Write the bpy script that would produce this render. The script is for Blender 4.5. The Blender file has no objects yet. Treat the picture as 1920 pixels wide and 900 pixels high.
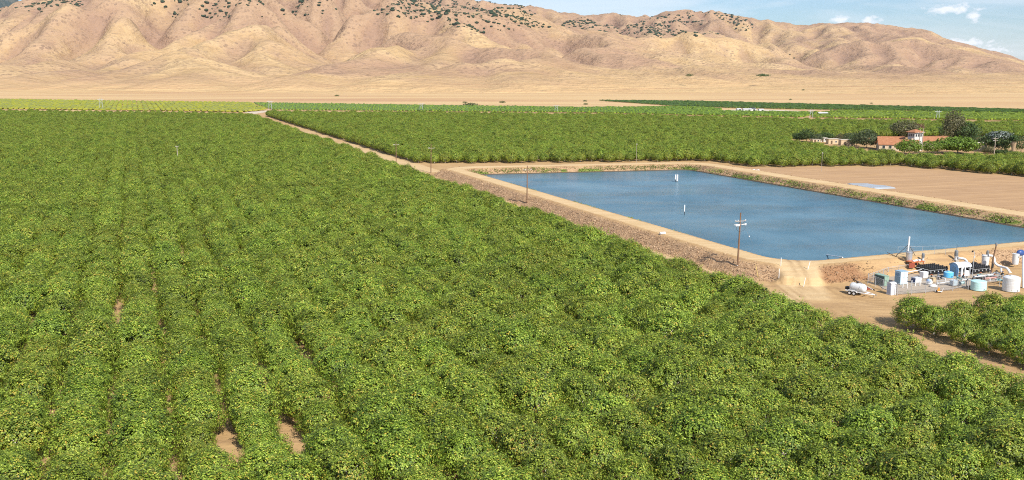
import bpy, math, random
import numpy as np
from mathutils import Vector, Matrix
S = bpy.context.scene
COL = S.collection
R = math.radians
rng = np.random.default_rng(7)
random.seed(7)

# ------------------------------------------------------------------ camera
FPX, CAMH, DYH = 1750.0, 40.0, 313.0
TH = math.atan(DYH / FPX)
cd = bpy.data.cameras.new('camera')
cd.sensor_width = 36.0
cd.lens = 36.0 * FPX / 1920.0
cd.clip_start = 1.0
cd.clip_end = 60000.0
cam = bpy.data.objects.new('camera', cd)
COL.objects.link(cam)
cam.location = (0, 0, CAMH)
cam.rotation_euler = (math.pi / 2 - TH, 0, 0)
S.camera = cam

# ------------------------------------------------------------------ sun, sky, exposure
SUN_EL = R(41)
sh = Vector((0.44, -0.898, 0)).normalized()
sdir = Vector((sh.x * math.cos(SUN_EL), sh.y * math.cos(SUN_EL), math.sin(SUN_EL)))
ld = bpy.data.lights.new('sun', 'SUN')
ld.energy = 4.9
ld.angle = R(0.5)
ld.color = (1.0, 0.95, 0.87)
sun = bpy.data.objects.new('sun', ld)
COL.objects.link(sun)
sun.rotation_euler = sdir.to_track_quat('Z', 'Y').to_euler()
W = bpy.data.worlds.new('World')
S.world = W
W.use_nodes = True
S.view_settings.view_transform = 'Standard'
S.view_settings.look = 'None'
S.view_settings.exposure = 0.36
S.view_settings.gamma = 1
SKY_STRENGTH = 0.105
HAZE = 1.5e-5

S.render.engine = 'CYCLES'
S.cycles.max_bounces = 6
S.cycles.diffuse_bounces = 2
S.cycles.glossy_bounces = 2
S.cycles.transmission_bounces = 3
S.cycles.transparent_max_bounces = 6
S.cycles.volume_bounces = 0
S.cycles.use_denoising = False
S.cycles.pixel_filter_type = 'BLACKMAN_HARRIS'
S.cycles.filter_width = 1.05
S.cycles.sample_clamp_indirect = 4.0


# ------------------------------------------------------------------ node helpers
class NT:
    def __init__(s, nt):
        s.nt = nt

    def n(s, typ, ins=None, **kw):
        nd = s.nt.nodes.new(typ)
        for k, v in kw.items():
            setattr(nd, k, v)
        for k, v in (ins or {}).items():
            sk = nd.inputs[k]
            if hasattr(v, 'is_linked') or isinstance(v, bpy.types.NodeSocket):
                s.nt.links.new(v, sk)
            else:
                if isinstance(v, tuple) and len(v) == 3 and sk.type == 'RGBA':
                    v = v + (1,)
                sk.default_value = v
        return nd

    def math(s, op, a, b=0.0, clamp=False):
        nd = s.n('ShaderNodeMath', {0: a, 1: b}, operation=op)
        nd.use_clamp = clamp
        return nd.outputs[0]

    def mix(s, f, a, b, mode='MIX'):
        nd = s.nt.nodes.new('ShaderNodeMix')
        nd.data_type = 'RGBA'
        nd.blend_type = mode
        for sk, v in ((nd.inputs[0], f), (nd.inputs[6], a), (nd.inputs[7], b)):
            if isinstance(v, bpy.types.NodeSocket):
                s.nt.links.new(v, sk)
            elif sk.type == 'RGBA':
                sk.default_value = tuple(v)[:3] + (1,)
            else:
                sk.default_value = v
        return nd.outputs[2]

    def noise(s, vec, scale, detail=3, rough=.55, dist=0.0):
        return s.n('ShaderNodeTexNoise', {'Vector': vec, 'Scale': scale, 'Detail': detail, 'Roughness': rough,
                                          'Distortion': dist}).outputs[0]

    def ramp(s, f, stops, interp='LINEAR'):
        nd = s.n('ShaderNodeValToRGB', {0: f})
        cr = nd.color_ramp
        cr.interpolation = interp
        while len(cr.elements) < len(stops):
            cr.elements.new(0.5)
        for e, (p, c) in zip(cr.elements, stops):
            e.position = p
            if isinstance(c, (int, float)):
                c = (c, c, c)
            e.color = tuple(c) + (1,)
        return nd.outputs[0]

    def mapv(s, vec, scale=(1, 1, 1), rot=(0, 0, 0)):
        return s.n('ShaderNodeMapping', {'Vector': vec, 'Scale': scale, 'Rotation': rot}).outputs[0]


def new_mat(name):
    m = bpy.data.materials.new(name)
    m.use_nodes = True
    m.node_tree.nodes.clear()
    t = NT(m.node_tree)
    out = t.n('ShaderNodeOutputMaterial')
    return m, t, out


def finish(t, out, color, rough=.85, bump=None, bstr=.3, bdist=.1, spec=.2, metal=0.0):
    p = t.n('ShaderNodeBsdfPrincipled', {'Base Color': color, 'Roughness': rough, 'Metallic': metal})
    p.inputs['Specular IOR Level'].default_value = spec
    if bump is not None:
        b = t.n('ShaderNodeBump', {'Height': bump, 'Strength': bstr, 'Distance': bdist})
        t.nt.links.new(b.outputs[0], p.inputs['Normal'])
    t.nt.links.new(p.outputs[0], out.inputs[0])
    return p


MC = {}


def paint(name, col, rough=.5, wear=.25, spec=.4, metal=0.0, scale=3.0):
    """plain surface with uneven dirt and wear"""
    if name in MC:
        return MC[name]
    m, t, out = new_mat(name)
    pos = t.n('ShaderNodeTexCoord').outputs['Object']
    n = t.noise(pos, scale, 4, .65)
    f = t.math('MULTIPLY', t.ramp(n, [(.35, 0), (.75, 1)]), wear)
    dirt = tuple(.45 * c + .55 * d for c, d in zip(col, (.30, .22, .14)))
    c = t.mix(f, col, dirt)
    finish(t, out, c, rough, spec=spec, metal=metal, bump=n, bstr=.05)
    MC[name] = m
    return m


# world sky
w = NT(W.node_tree)
W.node_tree.nodes.clear()
wo = w.n('ShaderNodeOutputWorld')
sky = w.n('ShaderNodeTexSky', sky_type='NISHITA')
sky.sun_disc = False
sky.sun_elevation = SUN_EL
sky.sun_rotation = math.atan2(sh.x, sh.y)
sky.altitude = 200
sky.air_density = 1.1
sky.dust_density = 0.5
sky.ozone_density = 1.6
dirv = w.n('ShaderNodeTexCoord').outputs['Generated']


def cloud_blob(px, py, wx, wy, seed):
    """a small cumulus far away in the given direction, broken by noise"""
    dx, dy = px - 960.0, 450.0 - py
    d = Vector((dx, FPX * math.cos(TH) + dy * math.sin(TH), -FPX * math.sin(TH) + dy * math.cos(TH))).normalized()
    az, el = math.atan2(d.x, d.y), math.asin(d.z)
    sep = w.n('ShaderNodeSeparateXYZ', {0: dirv})
    a = w.math('ARCTAN2', sep.outputs[0], sep.outputs[1])
    da = w.math('DIVIDE', w.math('SUBTRACT', a, az), wx / FPX)
    de = w.math('DIVIDE', w.math('SUBTRACT', sep.outputs[2], math.sin(el)), wy / FPX)
    r = w.math('SQRT', w.math('ADD', w.math('MULTIPLY', da, da), w.math('MULTIPLY', de, de)))
    n = w.noise(w.mapv(dirv, (1, 1, 2)), 90 + seed, 4, .6)
    v = w.math('ADD', w.math('SUBTRACT', 1.0, r), w.math('MULTIPLY', w.math('SUBTRACT', n, .5), 2.4))
    return w.math('MULTIPLY', v, 1.3, clamp=True)


blobs = [cloud_blob(1575, 37, 18, 9, 1), cloud_blob(1632, 38, 20, 8, 9), cloud_blob(1785, 17, 48, 10, 17),
         cloud_blob(1828, 30, 12, 12, 25), cloud_blob(1800, 80, 60, 9, 40), cloud_blob(1850, 100, 50, 18, 50)]
acc = blobs[0]
for b in blobs[1:]:
    acc = w.math('MAXIMUM', acc, b)
wisp = w.noise(w.mapv(dirv, (1.0, 1.0, 7.0)), 3.2, 6, .62, .6)
wispf = w.math('MULTIPLY', w.ramp(wisp, [(.42, 0), (.66, 1)]), .45)
cf = w.math('MAXIMUM', w.math('MULTIPLY', acc, .95), wispf)
skyb = w.mix(1.0, sky.outputs[0], (.66, .83, 1.08), 'MULTIPLY')
skyc = w.mix(cf, skyb, (8.6, 8.8, 9.2))
bg = w.n('ShaderNodeBackground', {'Color': skyc, 'Strength': SKY_STRENGTH})
W.node_tree.links.new(bg.outputs[0], wo.inputs[0])

# ------------------------------------------------------------------ plan geometry
# two directions of the farm grid: UV along the tree rows, VV across them
_n = math.hypot(716.0, FPX * math.cos(TH) + DYH * math.sin(TH))
UX, UY = -716.0 / _n, (FPX * math.cos(TH) + DYH * math.sin(TH)) / _n
VX, VY = UY, -UX
PHI = math.atan2(VY, VX)


def XY(a, b):
    return (a * VX + b * UX, a * VY + b * UY)


def G(x, y, z=0.0):
    dx, dy = x - 960.0, 450.0 - y
    Y = FPX * math.cos(TH) + dy * math.sin(TH)
    Z = -FPX * math.sin(TH) + dy * math.cos(TH)
    t = (z - CAMH) / Z
    return (dx * t, Y * t)


def AB(X, Y):
    return (X * VX + Y * VY, X * UX + Y * UY)


def Gab(x, y, z=0.0):
    return AB(*G(x, y, z))


def topx(X, Y, Z):
    """numpy: world to photo pixels"""
    zc = Y * math.cos(TH) - (Z - CAMH) * math.sin(TH)
    yc = Y * math.sin(TH) + (Z - CAMH) * math.cos(TH)
    return 960 + FPX * X / zc, 450 - FPX * yc / zc


def inpoly(px, py, poly):
    px = np.asarray(px, float)
    py = np.asarray(py, float)
    r = np.zeros(px.shape, bool)
    j = len(poly) - 1
    for i in range(len(poly)):
        xi, yi = poly[i]
        xj, yj = poly[j]
        if yi != yj:
            r ^= ((yi > py) != (yj > py)) & (px < (xj - xi) * (py - yi) / (yj - yi) + xi)
        j = i
    return r


def vnoise(x, y, seed):
    xi = np.floor(x).astype(np.int64)
    yi = np.floor(y).astype(np.int64)
    fx = x - xi
    fy = y - yi
    fx = fx * fx * fx * (fx * (fx * 6 - 15) + 10)
    fy = fy * fy * fy * (fy * (fy * 6 - 15) + 10)

    def h(a, b):
        n = (a * 374761393 + b * 668265263 + seed * 974634777) & 0xffffffff
        n = ((n ^ (n >> 13)) * 1274126177) & 0xffffffff
        return ((n ^ (n >> 16)) & 0xffff) / 32767.5 - 1
    return (h(xi, yi) * (1 - fx) + h(xi + 1, yi) * fx) * (1 - fy) + (h(xi, yi + 1) * (1 - fx) + h(xi + 1, yi + 1) * fx) * fy


def fbm(x, y, seed, o=4, g=.5):
    r = 0
    a = 1
    s = 0
    for i in range(o):
        r = r + a * vnoise(x * 2 ** i + i * 17.3, y * 2 ** i - i * 9.1, seed + i)
        s += a
        a *= g
    return r / s


# ------------------------------------------------------------------ object helpers
def tag(o, label=None, cat=None, group=None, kind=None):
    if label:
        o['label'] = label
    if cat:
        o['category'] = cat
    if group:
        o['group'] = group
    if kind:
        o['kind'] = kind
    return o


def link(o, parent=None):
    COL.objects.link(o)
    if parent is not None:
        o.parent = parent
    return o


def thing(name, label, cat, loc=(0, 0, 0), rot=0.0, group=None):
    o = bpy.data.objects.new(name, None)
    o.empty_display_size = .5
    link(o)
    o.location = loc
    o.rotation_euler = (0, 0, rot)
    return tag(o, label, cat, group)


def np_mesh(name, co, faces, mat=None, smooth=False, attrs=None):
    """co (n,3); faces (m,k) array with fixed k"""
    me = bpy.data.meshes.new(name)
    co = np.ascontiguousarray(co, np.float32)
    faces = np.ascontiguousarray(faces, np.int32)
    m, k = faces.shape
    me.vertices.add(len(co))
    me.vertices.foreach_set('co', co.ravel())
    me.loops.add(m * k)
    me.loops.foreach_set('vertex_index', faces.ravel())
    me.polygons.add(m)
    me.polygons.foreach_set('loop_start', np.arange(0, m * k, k, dtype=np.int32))
    me.polygons.foreach_set('loop_total', np.full(m, k, np.int32))
    me.polygons.foreach_set('use_smooth', np.full(m, smooth, bool))
    me.update(calc_edges=True)
    for an, (dom, vals) in (attrs or {}).items():
        vals = np.ascontiguousarray(vals, np.float32)
        if vals.ndim == 2:
            at = me.attributes.new(an, 'FLOAT_COLOR', dom)
            at.data.foreach_set('color', np.c_[vals, np.ones(len(vals), np.float32)].astype(np.float32).ravel())
        else:
            at = me.attributes.new(an, 'FLOAT', dom)
            at.data.foreach_set('value', vals)
    if mat:
        me.materials.append(mat)
    return me


def obj(name, me, parent=None, loc=None, rot=None):
    o = bpy.data.objects.new(name, me)
    link(o, parent)
    if loc is not None:
        o.location = loc
    if rot is not None:
        o.rotation_euler = (0, 0, rot)
    return o


class MB:
    def __init__(s):
        s.v = []
        s.f = []

    def add(s, vs, fs):
        n = len(s.v)
        s.v += [tuple(p) for p in vs]
        s.f += [tuple(i + n for i in f) for f in fs]
        return s

    def box(s, cx, cy, z0, sx, sy, sz, bev=0.0):
        x0, x1, y0, y1, z1 = cx - sx / 2, cx + sx / 2, cy - sy / 2, cy + sy / 2, z0 + sz
        if bev <= 0:
            return s.add([(x0, y0, z0), (x1, y0, z0), (x1, y1, z0), (x0, y1, z0), (x0, y0, z1), (x1, y0, z1), (x1, y1, z1), (x0, y1, z1)],
                         [(0, 3, 2, 1), (4, 5, 6, 7), (0, 1, 5, 4), (1, 2, 6, 5), (2, 3, 7, 6), (3, 0, 4, 7)])
        ring = [(x0 + bev, y0), (x1 - bev, y0), (x1, y0 + bev), (x1, y1 - bev), (x1 - bev, y1), (x0 + bev, y1), (x0, y1 - bev), (x0, y0 + bev)]
        q = bev * .7
        ring2 = [(cx + (x - cx) * (1 - q / sx * 2), cy + (y - cy) * (1 - q / sy * 2)) for x, y in ring]
        vs = [(x, y, z0) for x, y in ring] + [(x, y, z1 - bev) for x, y in ring] + [(x, y, z1) for x, y in ring2]
        fs = [tuple(range(7, -1, -1)), tuple(range(16, 24))]
        for k in (0, 8):
            fs += [(k + i, k + (i + 1) % 8, k + 8 + (i + 1) % 8, k + 8 + i) for i in range(8)]
        return s.add(vs, fs)

    def cyl(s, p0, p1, r0, r1=None, n=10, cap=True):
        r1 = r0 if r1 is None else r1
        p0, p1 = Vector(p0), Vector(p1)
        d = (p1 - p0).normalized()
        x = d.orthogonal().normalized()
        y = d.cross(x)
        vs = []
        for p, r in ((p0, r0), (p1, r1)):
            for i in range(n):
                a = 2 * math.pi * i / n
                vs.append(p + x * math.cos(a) * r + y * math.sin(a) * r)
        fs = [(i, (i + 1) % n, n + (i + 1) % n, n + i) for i in range(n)]
        if cap:
            fs += [tuple(range(n - 1, -1, -1)), tuple(range(n, 2 * n))]
        return s.add(vs, fs)

    def tube(s, pts, r, n=8):
        pts = [Vector(p) for p in pts]
        rs = r if isinstance(r, (list, tuple)) else [r] * len(pts)
        vs = []
        x = None
        for i, p in enumerate(pts):
            d = (pts[min(i + 1, len(pts) - 1)] - pts[max(i - 1, 0)]).normalized()
            if x is None:
                x = d.orthogonal().normalized()
            x = (x - d * x.dot(d)).normalized()
            y = d.cross(x)
            for k in range(n):
                a = 2 * math.pi * k / n
                vs.append(p + x * math.cos(a) * rs[i] + y * math.sin(a) * rs[i])
        fs = []
        for i in range(len(pts) - 1):
            fs += [(i * n + k, i * n + (k + 1) % n, (i + 1) * n + (k + 1) % n, (i + 1) * n + k) for k in range(n)]
        m = (len(pts) - 1) * n
        fs += [tuple(range(n - 1, -1, -1)), tuple(range(m, m + n))]
        return s.add(vs, fs)

    def lathe(s, prof, cx=0, cy=0, n=24):
        vs = []
        for r, z in prof:
            for k in range(n):
                a = 2 * math.pi * k / n
                vs.append((cx + r * math.cos(a), cy + r * math.sin(a), z))
        fs = []
        for i in range(len(prof) - 1):
            fs += [(i * n + k, i * n + (k + 1) % n, (i + 1) * n + (k + 1) % n, (i + 1) * n + k) for k in range(n)]
        fs += [tuple(range(n - 1, -1, -1)), tuple(range((len(prof) - 1) * n, len(prof) * n))]
        return s.add(vs, fs)

    def ring(s, c, axis, Rr, r, n=28, m=6):
        c, ax = Vector(c), Vector(axis).normalized()
        x = ax.orthogonal().normalized()
        y = ax.cross(x)
        vs = []
        for i in range(n):
            a = 2 * math.pi * i / n
            e = x * math.cos(a) + y * math.sin(a)
            for k in range(m):
                b = 2 * math.pi * k / m
                vs.append(c + e * (Rr + r * math.cos(b)) + ax * r * math.sin(b))
        fs = [(i * m + k, ((i + 1) % n) * m + k, ((i + 1) % n) * m + (k + 1) % m, i * m + (k + 1) % m) for i in range(n) for k in range(m)]
        return s.add(vs, fs)

    def ellipsoid(s, c, rx, ry, rz, nu=14, nv=8):
        vs = [(c[0], c[1], c[2] - rz)]
        for j in range(1, nv):
            t = math.pi * j / nv
            for i in range(nu):
                a = 2 * math.pi * i / nu
                vs.append((c[0] + rx * math.sin(t) * math.cos(a), c[1] + ry * math.sin(t) * math.sin(a), c[2] - rz * math.cos(t)))
        vs.append((c[0], c[1], c[2] + rz))
        fs = [(0, 1 + (i + 1) % nu, 1 + i) for i in range(nu)]
        for j in range(nv - 2):
            o = 1 + j * nu
            fs += [(o + i, o + (i + 1) % nu, o + nu + (i + 1) % nu, o + nu + i) for i in range(nu)]
        o = 1 + (nv - 2) * nu
        fs += [(o + i, o + (i + 1) % nu, len(vs) - 1) for i in range(nu)]
        return s.add(vs, fs)

    def build(s, name, mat, parent=None, loc=None, rot=None, smooth=False):
        me = bpy.data.meshes.new(name)
        me.from_pydata(s.v, [], s.f)
        me.materials.append(mat)
        if smooth:
            for p in me.polygons:
                p.use_smooth = len(p.vertices) <= 4
        return obj(name, me, parent, loc, rot)


# ------------------------------------------------------------------ terrain
CREST, WATER = 2.6, 0.2


def embank(a, b):
    """height, distance outside the inner crest edge, ramp weight; numpy arrays in farm-grid metres"""
    bb = b + .18 * (a - 120) * np.clip((b - 150) / 200, 0, 1.2)
    cx, cy, hx, hy, rr = (119.5 + 217) / 2, (149.2 + 352) / 2, (217 - 119.5) / 2, (352 - 149.2) / 2, 9.0
    qx = np.abs(a - cx) - hx + rr
    qy = np.abs(bb - cy) - hy + rr
    sd = np.hypot(np.maximum(qx, 0), np.maximum(qy, 0)) + np.minimum(np.maximum(qx, qy), 0) - rr
    near = np.clip((150 - bb) / 3, 0, 1) * np.clip((a - 118) / 8, 0, 1)
    far = np.clip((bb - 345) / 4, 0, 1)
    right = np.clip((a - 213) / 4, 0, 1)
    width = 6.2 - 1.9 * near + 2 * np.maximum(far, right)
    run = 4.2 + .5 * near
    nz = fbm(a / 3.1, b / 3.1, 41, 4)
    zo = CREST * (1 - np.clip((sd - width) / run, 0, 1))
    rough = np.clip((sd - width) / .8, 0, 1) * np.clip((run + .6 - (sd - width)) / 1.0, 0, 1)
    z = np.where(sd < 0, CREST + sd * .62, np.where(sd < width, CREST, zo))
    z = z + rough * nz * .38 + .04 * fbm(a / 5, b / 5, 44, 3)
    inner = (sd < -.3) & (z > -.5)
    z = z + np.where(inner, .18 * nz, 0)
    z = np.maximum(z, -1.6)
    # ramp down from the corner
    ax, ay, bx, by = 121.5, 148.5, 110.0, 131.5
    L = math.hypot(bx - ax, by - ay)
    ux, uy = (bx - ax) / L, (by - ay) / L
    t = ((a - ax) * ux + (b - ay) * uy) / L
    lat = np.abs((a - ax) * -uy + (b - ay) * ux)
    wr = np.clip((5.2 - lat) / 2.2, 0, 1) * np.clip((t + .12) / .1, 0, 1) * np.clip((1.05 - t) / .05, 0, 1)
    wr = wr * wr * (3 - 2 * wr)
    zr = CREST * (1 - np.clip(t, 0, 1)) ** 1.15
    z = z * (1 - wr) + zr * wr
    z = np.where(sd > width + run + 1.5, np.minimum(z, .06), z)
    return z, sd, width, run, wr, rough, nz


def zg(X, Y):
    a, b = AB(X, Y)
    return float(embank(np.array([a], float), np.array([b], float))[0][0])


def spaced(lo, f0, f1, hi, fine, coarse):
    n0 = max(2, int(coarse))
    g0 = f0 - (np.geomspace(fine, f0 - lo + fine, n0) - fine)[::-1]
    g1 = np.arange(f0 + fine, f1, fine)
    g2 = f1 + (np.geomspace(fine, hi - f1 + fine, n0) - fine)
    return np.unique(np.round(np.r_[g0, g1, g2], 3))


def grid_faces(ny, nx):
    i = np.arange(ny * nx).reshape(ny, nx)
    return np.stack([i[:-1, :-1], i[:-1, 1:], i[1:, 1:], i[1:, :-1]], -1).reshape(-1, 4)


gx = spaced(-12500, -34, 210, 12500, .6, 60)
gy = spaced(-450, 128, 400, 19000, .6, 60)
GX, GY = np.meshgrid(gx, gy)
A_, B_ = AB(GX, GY)
Z, sd, wd, rn, wr, rough, nz = embank(A_, B_)
big = (GX < -60) | (GX > 250) | (GY < 100) | (GY > 440)
Z[big] = 0
brush = rough * (1 - wr)
nearside = (B_ < 150) & (A_ > 118)
brush = np.where(nearside, brush * np.clip(np.where(A_ < 150, (135 - A_) / 3, (A_ - 163) / 6) + nz * .8, .12, 1), brush)
inner = np.clip((-sd) / .5, 0, 1) * np.clip((Z - WATER + .5) / .4, 0, 1)
inner = np.where(big, 0, inner)
brush = np.where(big, 0, np.maximum(brush, inner * .8))
weeds = inner * np.clip(.3 + 2.2 * fbm(A_ / 9, B_ / 9, 77, 3), 0, 1) * np.clip((-sd - 1.2) / .8, 0, 1)
road = np.where(big, 0, np.clip(np.where((sd > .6) & (sd < wd - .8), 1, 0) + wr + ((A_ > 100) & (A_ < 108.5) & (B_ > 128)) * .6, 0, 1))
road = np.where((A_ > 99) & (A_ < 117) & (B_ > 366), .9, road)
track = np.zeros_like(Z)
fine = ~big


def rut(pts, gauge=1.7, w=.42):
    global track
    P_ = np.array([G(*p) for p in pts])
    # smooth polyline
    for _ in range(3):
        q = np.empty((len(P_) * 2 - 2, 2))
        q[0::2] = P_[:-1] * .75 + P_[1:] * .25
        q[1::2] = P_[:-1] * .25 + P_[1:] * .75
        P_ = np.r_[P_[:1], q, P_[-1:]]
    best = np.full(GX.shape, 99.)
    m_ = fine & (GX > P_[:, 0].min() - 4) & (GX < P_[:, 0].max() + 4) & (GY > P_[:, 1].min() - 4) & (GY < P_[:, 1].max() + 4)
    gx_, gy_ = GX[m_], GY[m_]
    bb_ = np.full(gx_.shape, 99.)
    for a_, b_ in zip(P_[:-1], P_[1:]):
        d_ = b_ - a_
        L2 = (d_ ** 2).sum() + 1e-9
        t_ = np.clip(((gx_ - a_[0]) * d_[0] + (gy_ - a_[1]) * d_[1]) / L2, 0, 1)
        bb_ = np.minimum(bb_, np.hypot(gx_ - a_[0] - t_ * d_[0], gy_ - a_[1] - t_ * d_[1]))
    v_ = np.exp(-((bb_ - gauge / 2) / w) ** 2)
    v_ *= np.clip(.7 + .9 * fbm(gx_ / 7, gy_ / 7, 402, 3), .15, 1)
    track[m_] = np.maximum(track[m_], v_)


for q_ in ([(1480, 482, 2.6), (1492, 500, 2), (1505, 535), (1545, 572), (1640, 592), (1780, 586), (1930, 560)],
           [(1497, 505, 2), (1515, 545), (1580, 575), (1680, 580), (1800, 566), (1930, 552)],
           [(1505, 540), (1535, 590), (1640, 632), (1760, 672), (1930, 715)],
           [(1530, 560), (1600, 600), (1700, 640), (1930, 706)],
           [(1440, 520), (1520, 575), (1620, 620), (1900, 690)],
           [(780, 318), (905, 366), (1060, 428), (1290, 500), (1420, 545), (1520, 600)],
           [(1600, 560), (1660, 562), (1760, 556), (1880, 548)],
           [(1560, 540), (1585, 556), (1640, 572), (1760, 575)]):
    rut(q_)
me = np_mesh('ground', np.stack([GX.ravel(), GY.ravel(), Z.ravel()], 1), grid_faces(len(gy), len(gx)), smooth=True,
             attrs={'zone': ('POINT', np.stack([brush.ravel(), weeds.ravel(), road.ravel()], 1)), 'track': ('POINT', track.ravel()), 'rust': ('POINT', (brush * nearside * np.clip((138 - A_) / 3 + nz, 0, 1)).ravel()), 'wet': ('POINT', np.where(big, 0, np.clip(-sd - .8, 0, 1)).ravel())})

m, t, out = new_mat('dusty_ground')
pos = t.n('ShaderNodeNewGeometry').outputs['Position']
sep = t.n('ShaderNodeSeparateXYZ', {0: pos})
zone = t.n('ShaderNodeSeparateColor', {0: t.n('ShaderNodeAttribute', attribute_name='zone').outputs[0]})
n1 = t.noise(pos, .09, 5, .6)
n2 = t.noise(pos, 1.3, 4, .65)
n3 = t.noise(t.mapv(pos, (.03, .5, 1), (0, 0, -PHI + .5)), 1, 4, .6)
dust = t.mix(t.ramp(n1, [(.3, 0), (.7, 1)]), (.42, .26, .115), (.54, .36, .175))
dust = t.mix(t.math('MULTIPLY', t.ramp(n2, [(.4, 0), (.75, 1)]), .35), dust, (.33, .21, .12))
dust = t.mix(t.math('MULTIPLY', t.ramp(n3, [(.5, 0), (.62, 1)]), .5), dust, (.29, .18, .10))
smooth_c = t.mix(t.ramp(n3, [(.35, 0), (.65, 1)]), (.54, .37, .185), (.62, .45, .25))
col = t.mix(zone.outputs[2], dust, smooth_c)
bn = t.noise(pos, 1.9, 5, .7)
trk = t.n('ShaderNodeAttribute', attribute_name='track').outputs['Fac']
col = t.mix(t.math('MULTIPLY', trk, .75), col, (.30, .185, .09))
bn2 = t.noise(pos, .35, 3, .6)
bc = t.ramp(bn, [(.36, (.13, .075, .04)), (.45, (.32, .20, .115)), (.56, (.48, .32, .185)), (.68, (.60, .43, .25))])
bc = t.mix(t.math('MULTIPLY', bn2, .5), bc, (.40, .245, .14))
col = t.mix(t.math('MULTIPLY', zone.outputs[0], .95), col, bc)
gc = t.ramp(t.noise(pos, 1.5, 4, .7), [(.4, (.06, .075, .02)), (.5, (.14, .19, .035)), (.62, (.26, .28, .07))])
col = t.mix(t.ramp(t.math('MULTIPLY', zone.outputs[1], t.math('ADD', t.noise(pos, .8, 3), .4)), [(.3, 0), (.5, 1)]), col, gc)
rst = t.n('ShaderNodeAttribute', attribute_name='rust').outputs['Fac']
col = t.mix(t.math('MULTIPLY', rst, .6), col, (.27, .12, .05))
# wet edge just above the water
wet = t.math('MULTIPLY', t.math('LESS_THAN', sep.outputs[2], WATER + .35), t.math('LESS_THAN', sep.outputs[2], 50))
wet = t.math('MULTIPLY', wet, t.n('ShaderNodeAttribute', attribute_name='wet').outputs['Fac'])
col = t.mix(wet, col, (.11, .085, .06))
# dry grass plain towards the hills
dist = t.math('DIVIDE', t.math('SUBTRACT', sep.outputs[1], 850.0), 250.0, clamp=True)
pn = t.noise(t.mapv(pos, (.0012, .006, 1)), 1, 6, .6)
plain = t.ramp(pn, [(.3, (.47, .28, .15)), (.45, (.53, .345, .175)), (.58, (.60, .42, .21)), (.72, (.50, .31, .165))])
col = t.mix(dist, col, plain)
finish(t, out, col, .95, bump=t.math('ADD', n2, t.math('MULTIPLY', bn, t.math('MULTIPLY', zone.outputs[0], 2.0))), bstr=.5, bdist=.25, spec=.05)
me.materials.append(m)
tag(obj('ground', me), kind='structure')

# water sheet of the reservoir
m, t, out = new_mat('reservoir_water')
pos = t.n('ShaderNodeNewGeometry').outputs['Position']
r1 = t.noise(t.mapv(pos, (1, 1.6, 1), (0, 0, .5)), 1.6, 4, .65)
r2 = t.noise(pos, .035, 4, .6, .4)
wc = t.mix(t.ramp(r2, [(.35, 0), (.7, 1)]), (.04, .13, .18), (.12, .23, .28))  # paler patches paint the sky's cloudy reflection into the water colour
rough = t.math('MULTIPLY_ADD' if False else 'ADD', t.math('MULTIPLY', t.ramp(t.noise(t.mapv(pos, (.6, 2.0, 1), (0, 0, .2)), .03, 3, .6), [(.4, 0), (.6, 1)]), .14), .12)
p = finish(t, out, wc, rough, bump=r1, bstr=.7, bdist=.28, spec=.5)
p.inputs['IOR'].default_value = 1.33
aa = [(116, 146), (221, 146), (221, 352), (116, 357)]
pts = [XY(a, b) for a, b in aa]
mb = MB()
mb.add([(x, y, WATER) for x, y in pts] + [(x, y, WATER - .4) for x, y in pts], [(0, 1, 2, 3), (7, 6, 5, 4), (0, 4, 5, 1), (1, 5, 6, 2), (2, 6, 7, 3), (3, 7, 4, 0)])
tag(mb.build('water', m), kind='structure')


# sheets laid on the ground
def sheet(name, poly, z, mat):
    mb = MB()
    mb.add([(x, y, z) for x, y in poly], [tuple(range(len(poly)))])
    o = mb.build(name, mat)
    if o.data.polygons[0].normal.z < 0:
        o.data.flip_normals()
    return tag(o, kind='structure')


m, t, out = new_mat('harrowed_soil')
pos = t.n('ShaderNodeNewGeometry').outputs['Position']
q = t.mapv(pos, (1, 1, 1), (0, 0, -PHI + .12))
st = t.noise(t.mapv(q, (.05, 1.1, 1)), 1, 4, .6)
st2 = t.noise(t.mapv(q, (.01, .16, 1)), 1, 3, .6)
c = t.mix(t.ramp(st, [(.38, 0), (.62, 1)]), (.40, .245, .125), (.52, .335, .18))
c = t.mix(t.math('MULTIPLY', t.ramp(st2, [(.4, 0), (.6, 1)]), .4), c, (.34, .21, .12))
finish(t, out, c, .95, bump=st, bstr=.5, bdist=.3, spec=.05)
fld = [XY(226.5, 346), XY(242, 333), XY(306, 311), XY(321, 261), XY(345, 150), XY(226.5, 150)]
sheet('field', [(x, y) for x, y in fld], .09, m)


# ------------------------------------------------------------------ hills
def smooth(h, n, k=.2):
    for _ in range(n):
        p = np.pad(h, 1, mode='edge')
        h = h + k * (p[2:, 1:-1] + p[:-2, 1:-1] + p[1:-1, 2:] + p[1:-1, :-2] - 4 * h)
    return h


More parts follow.
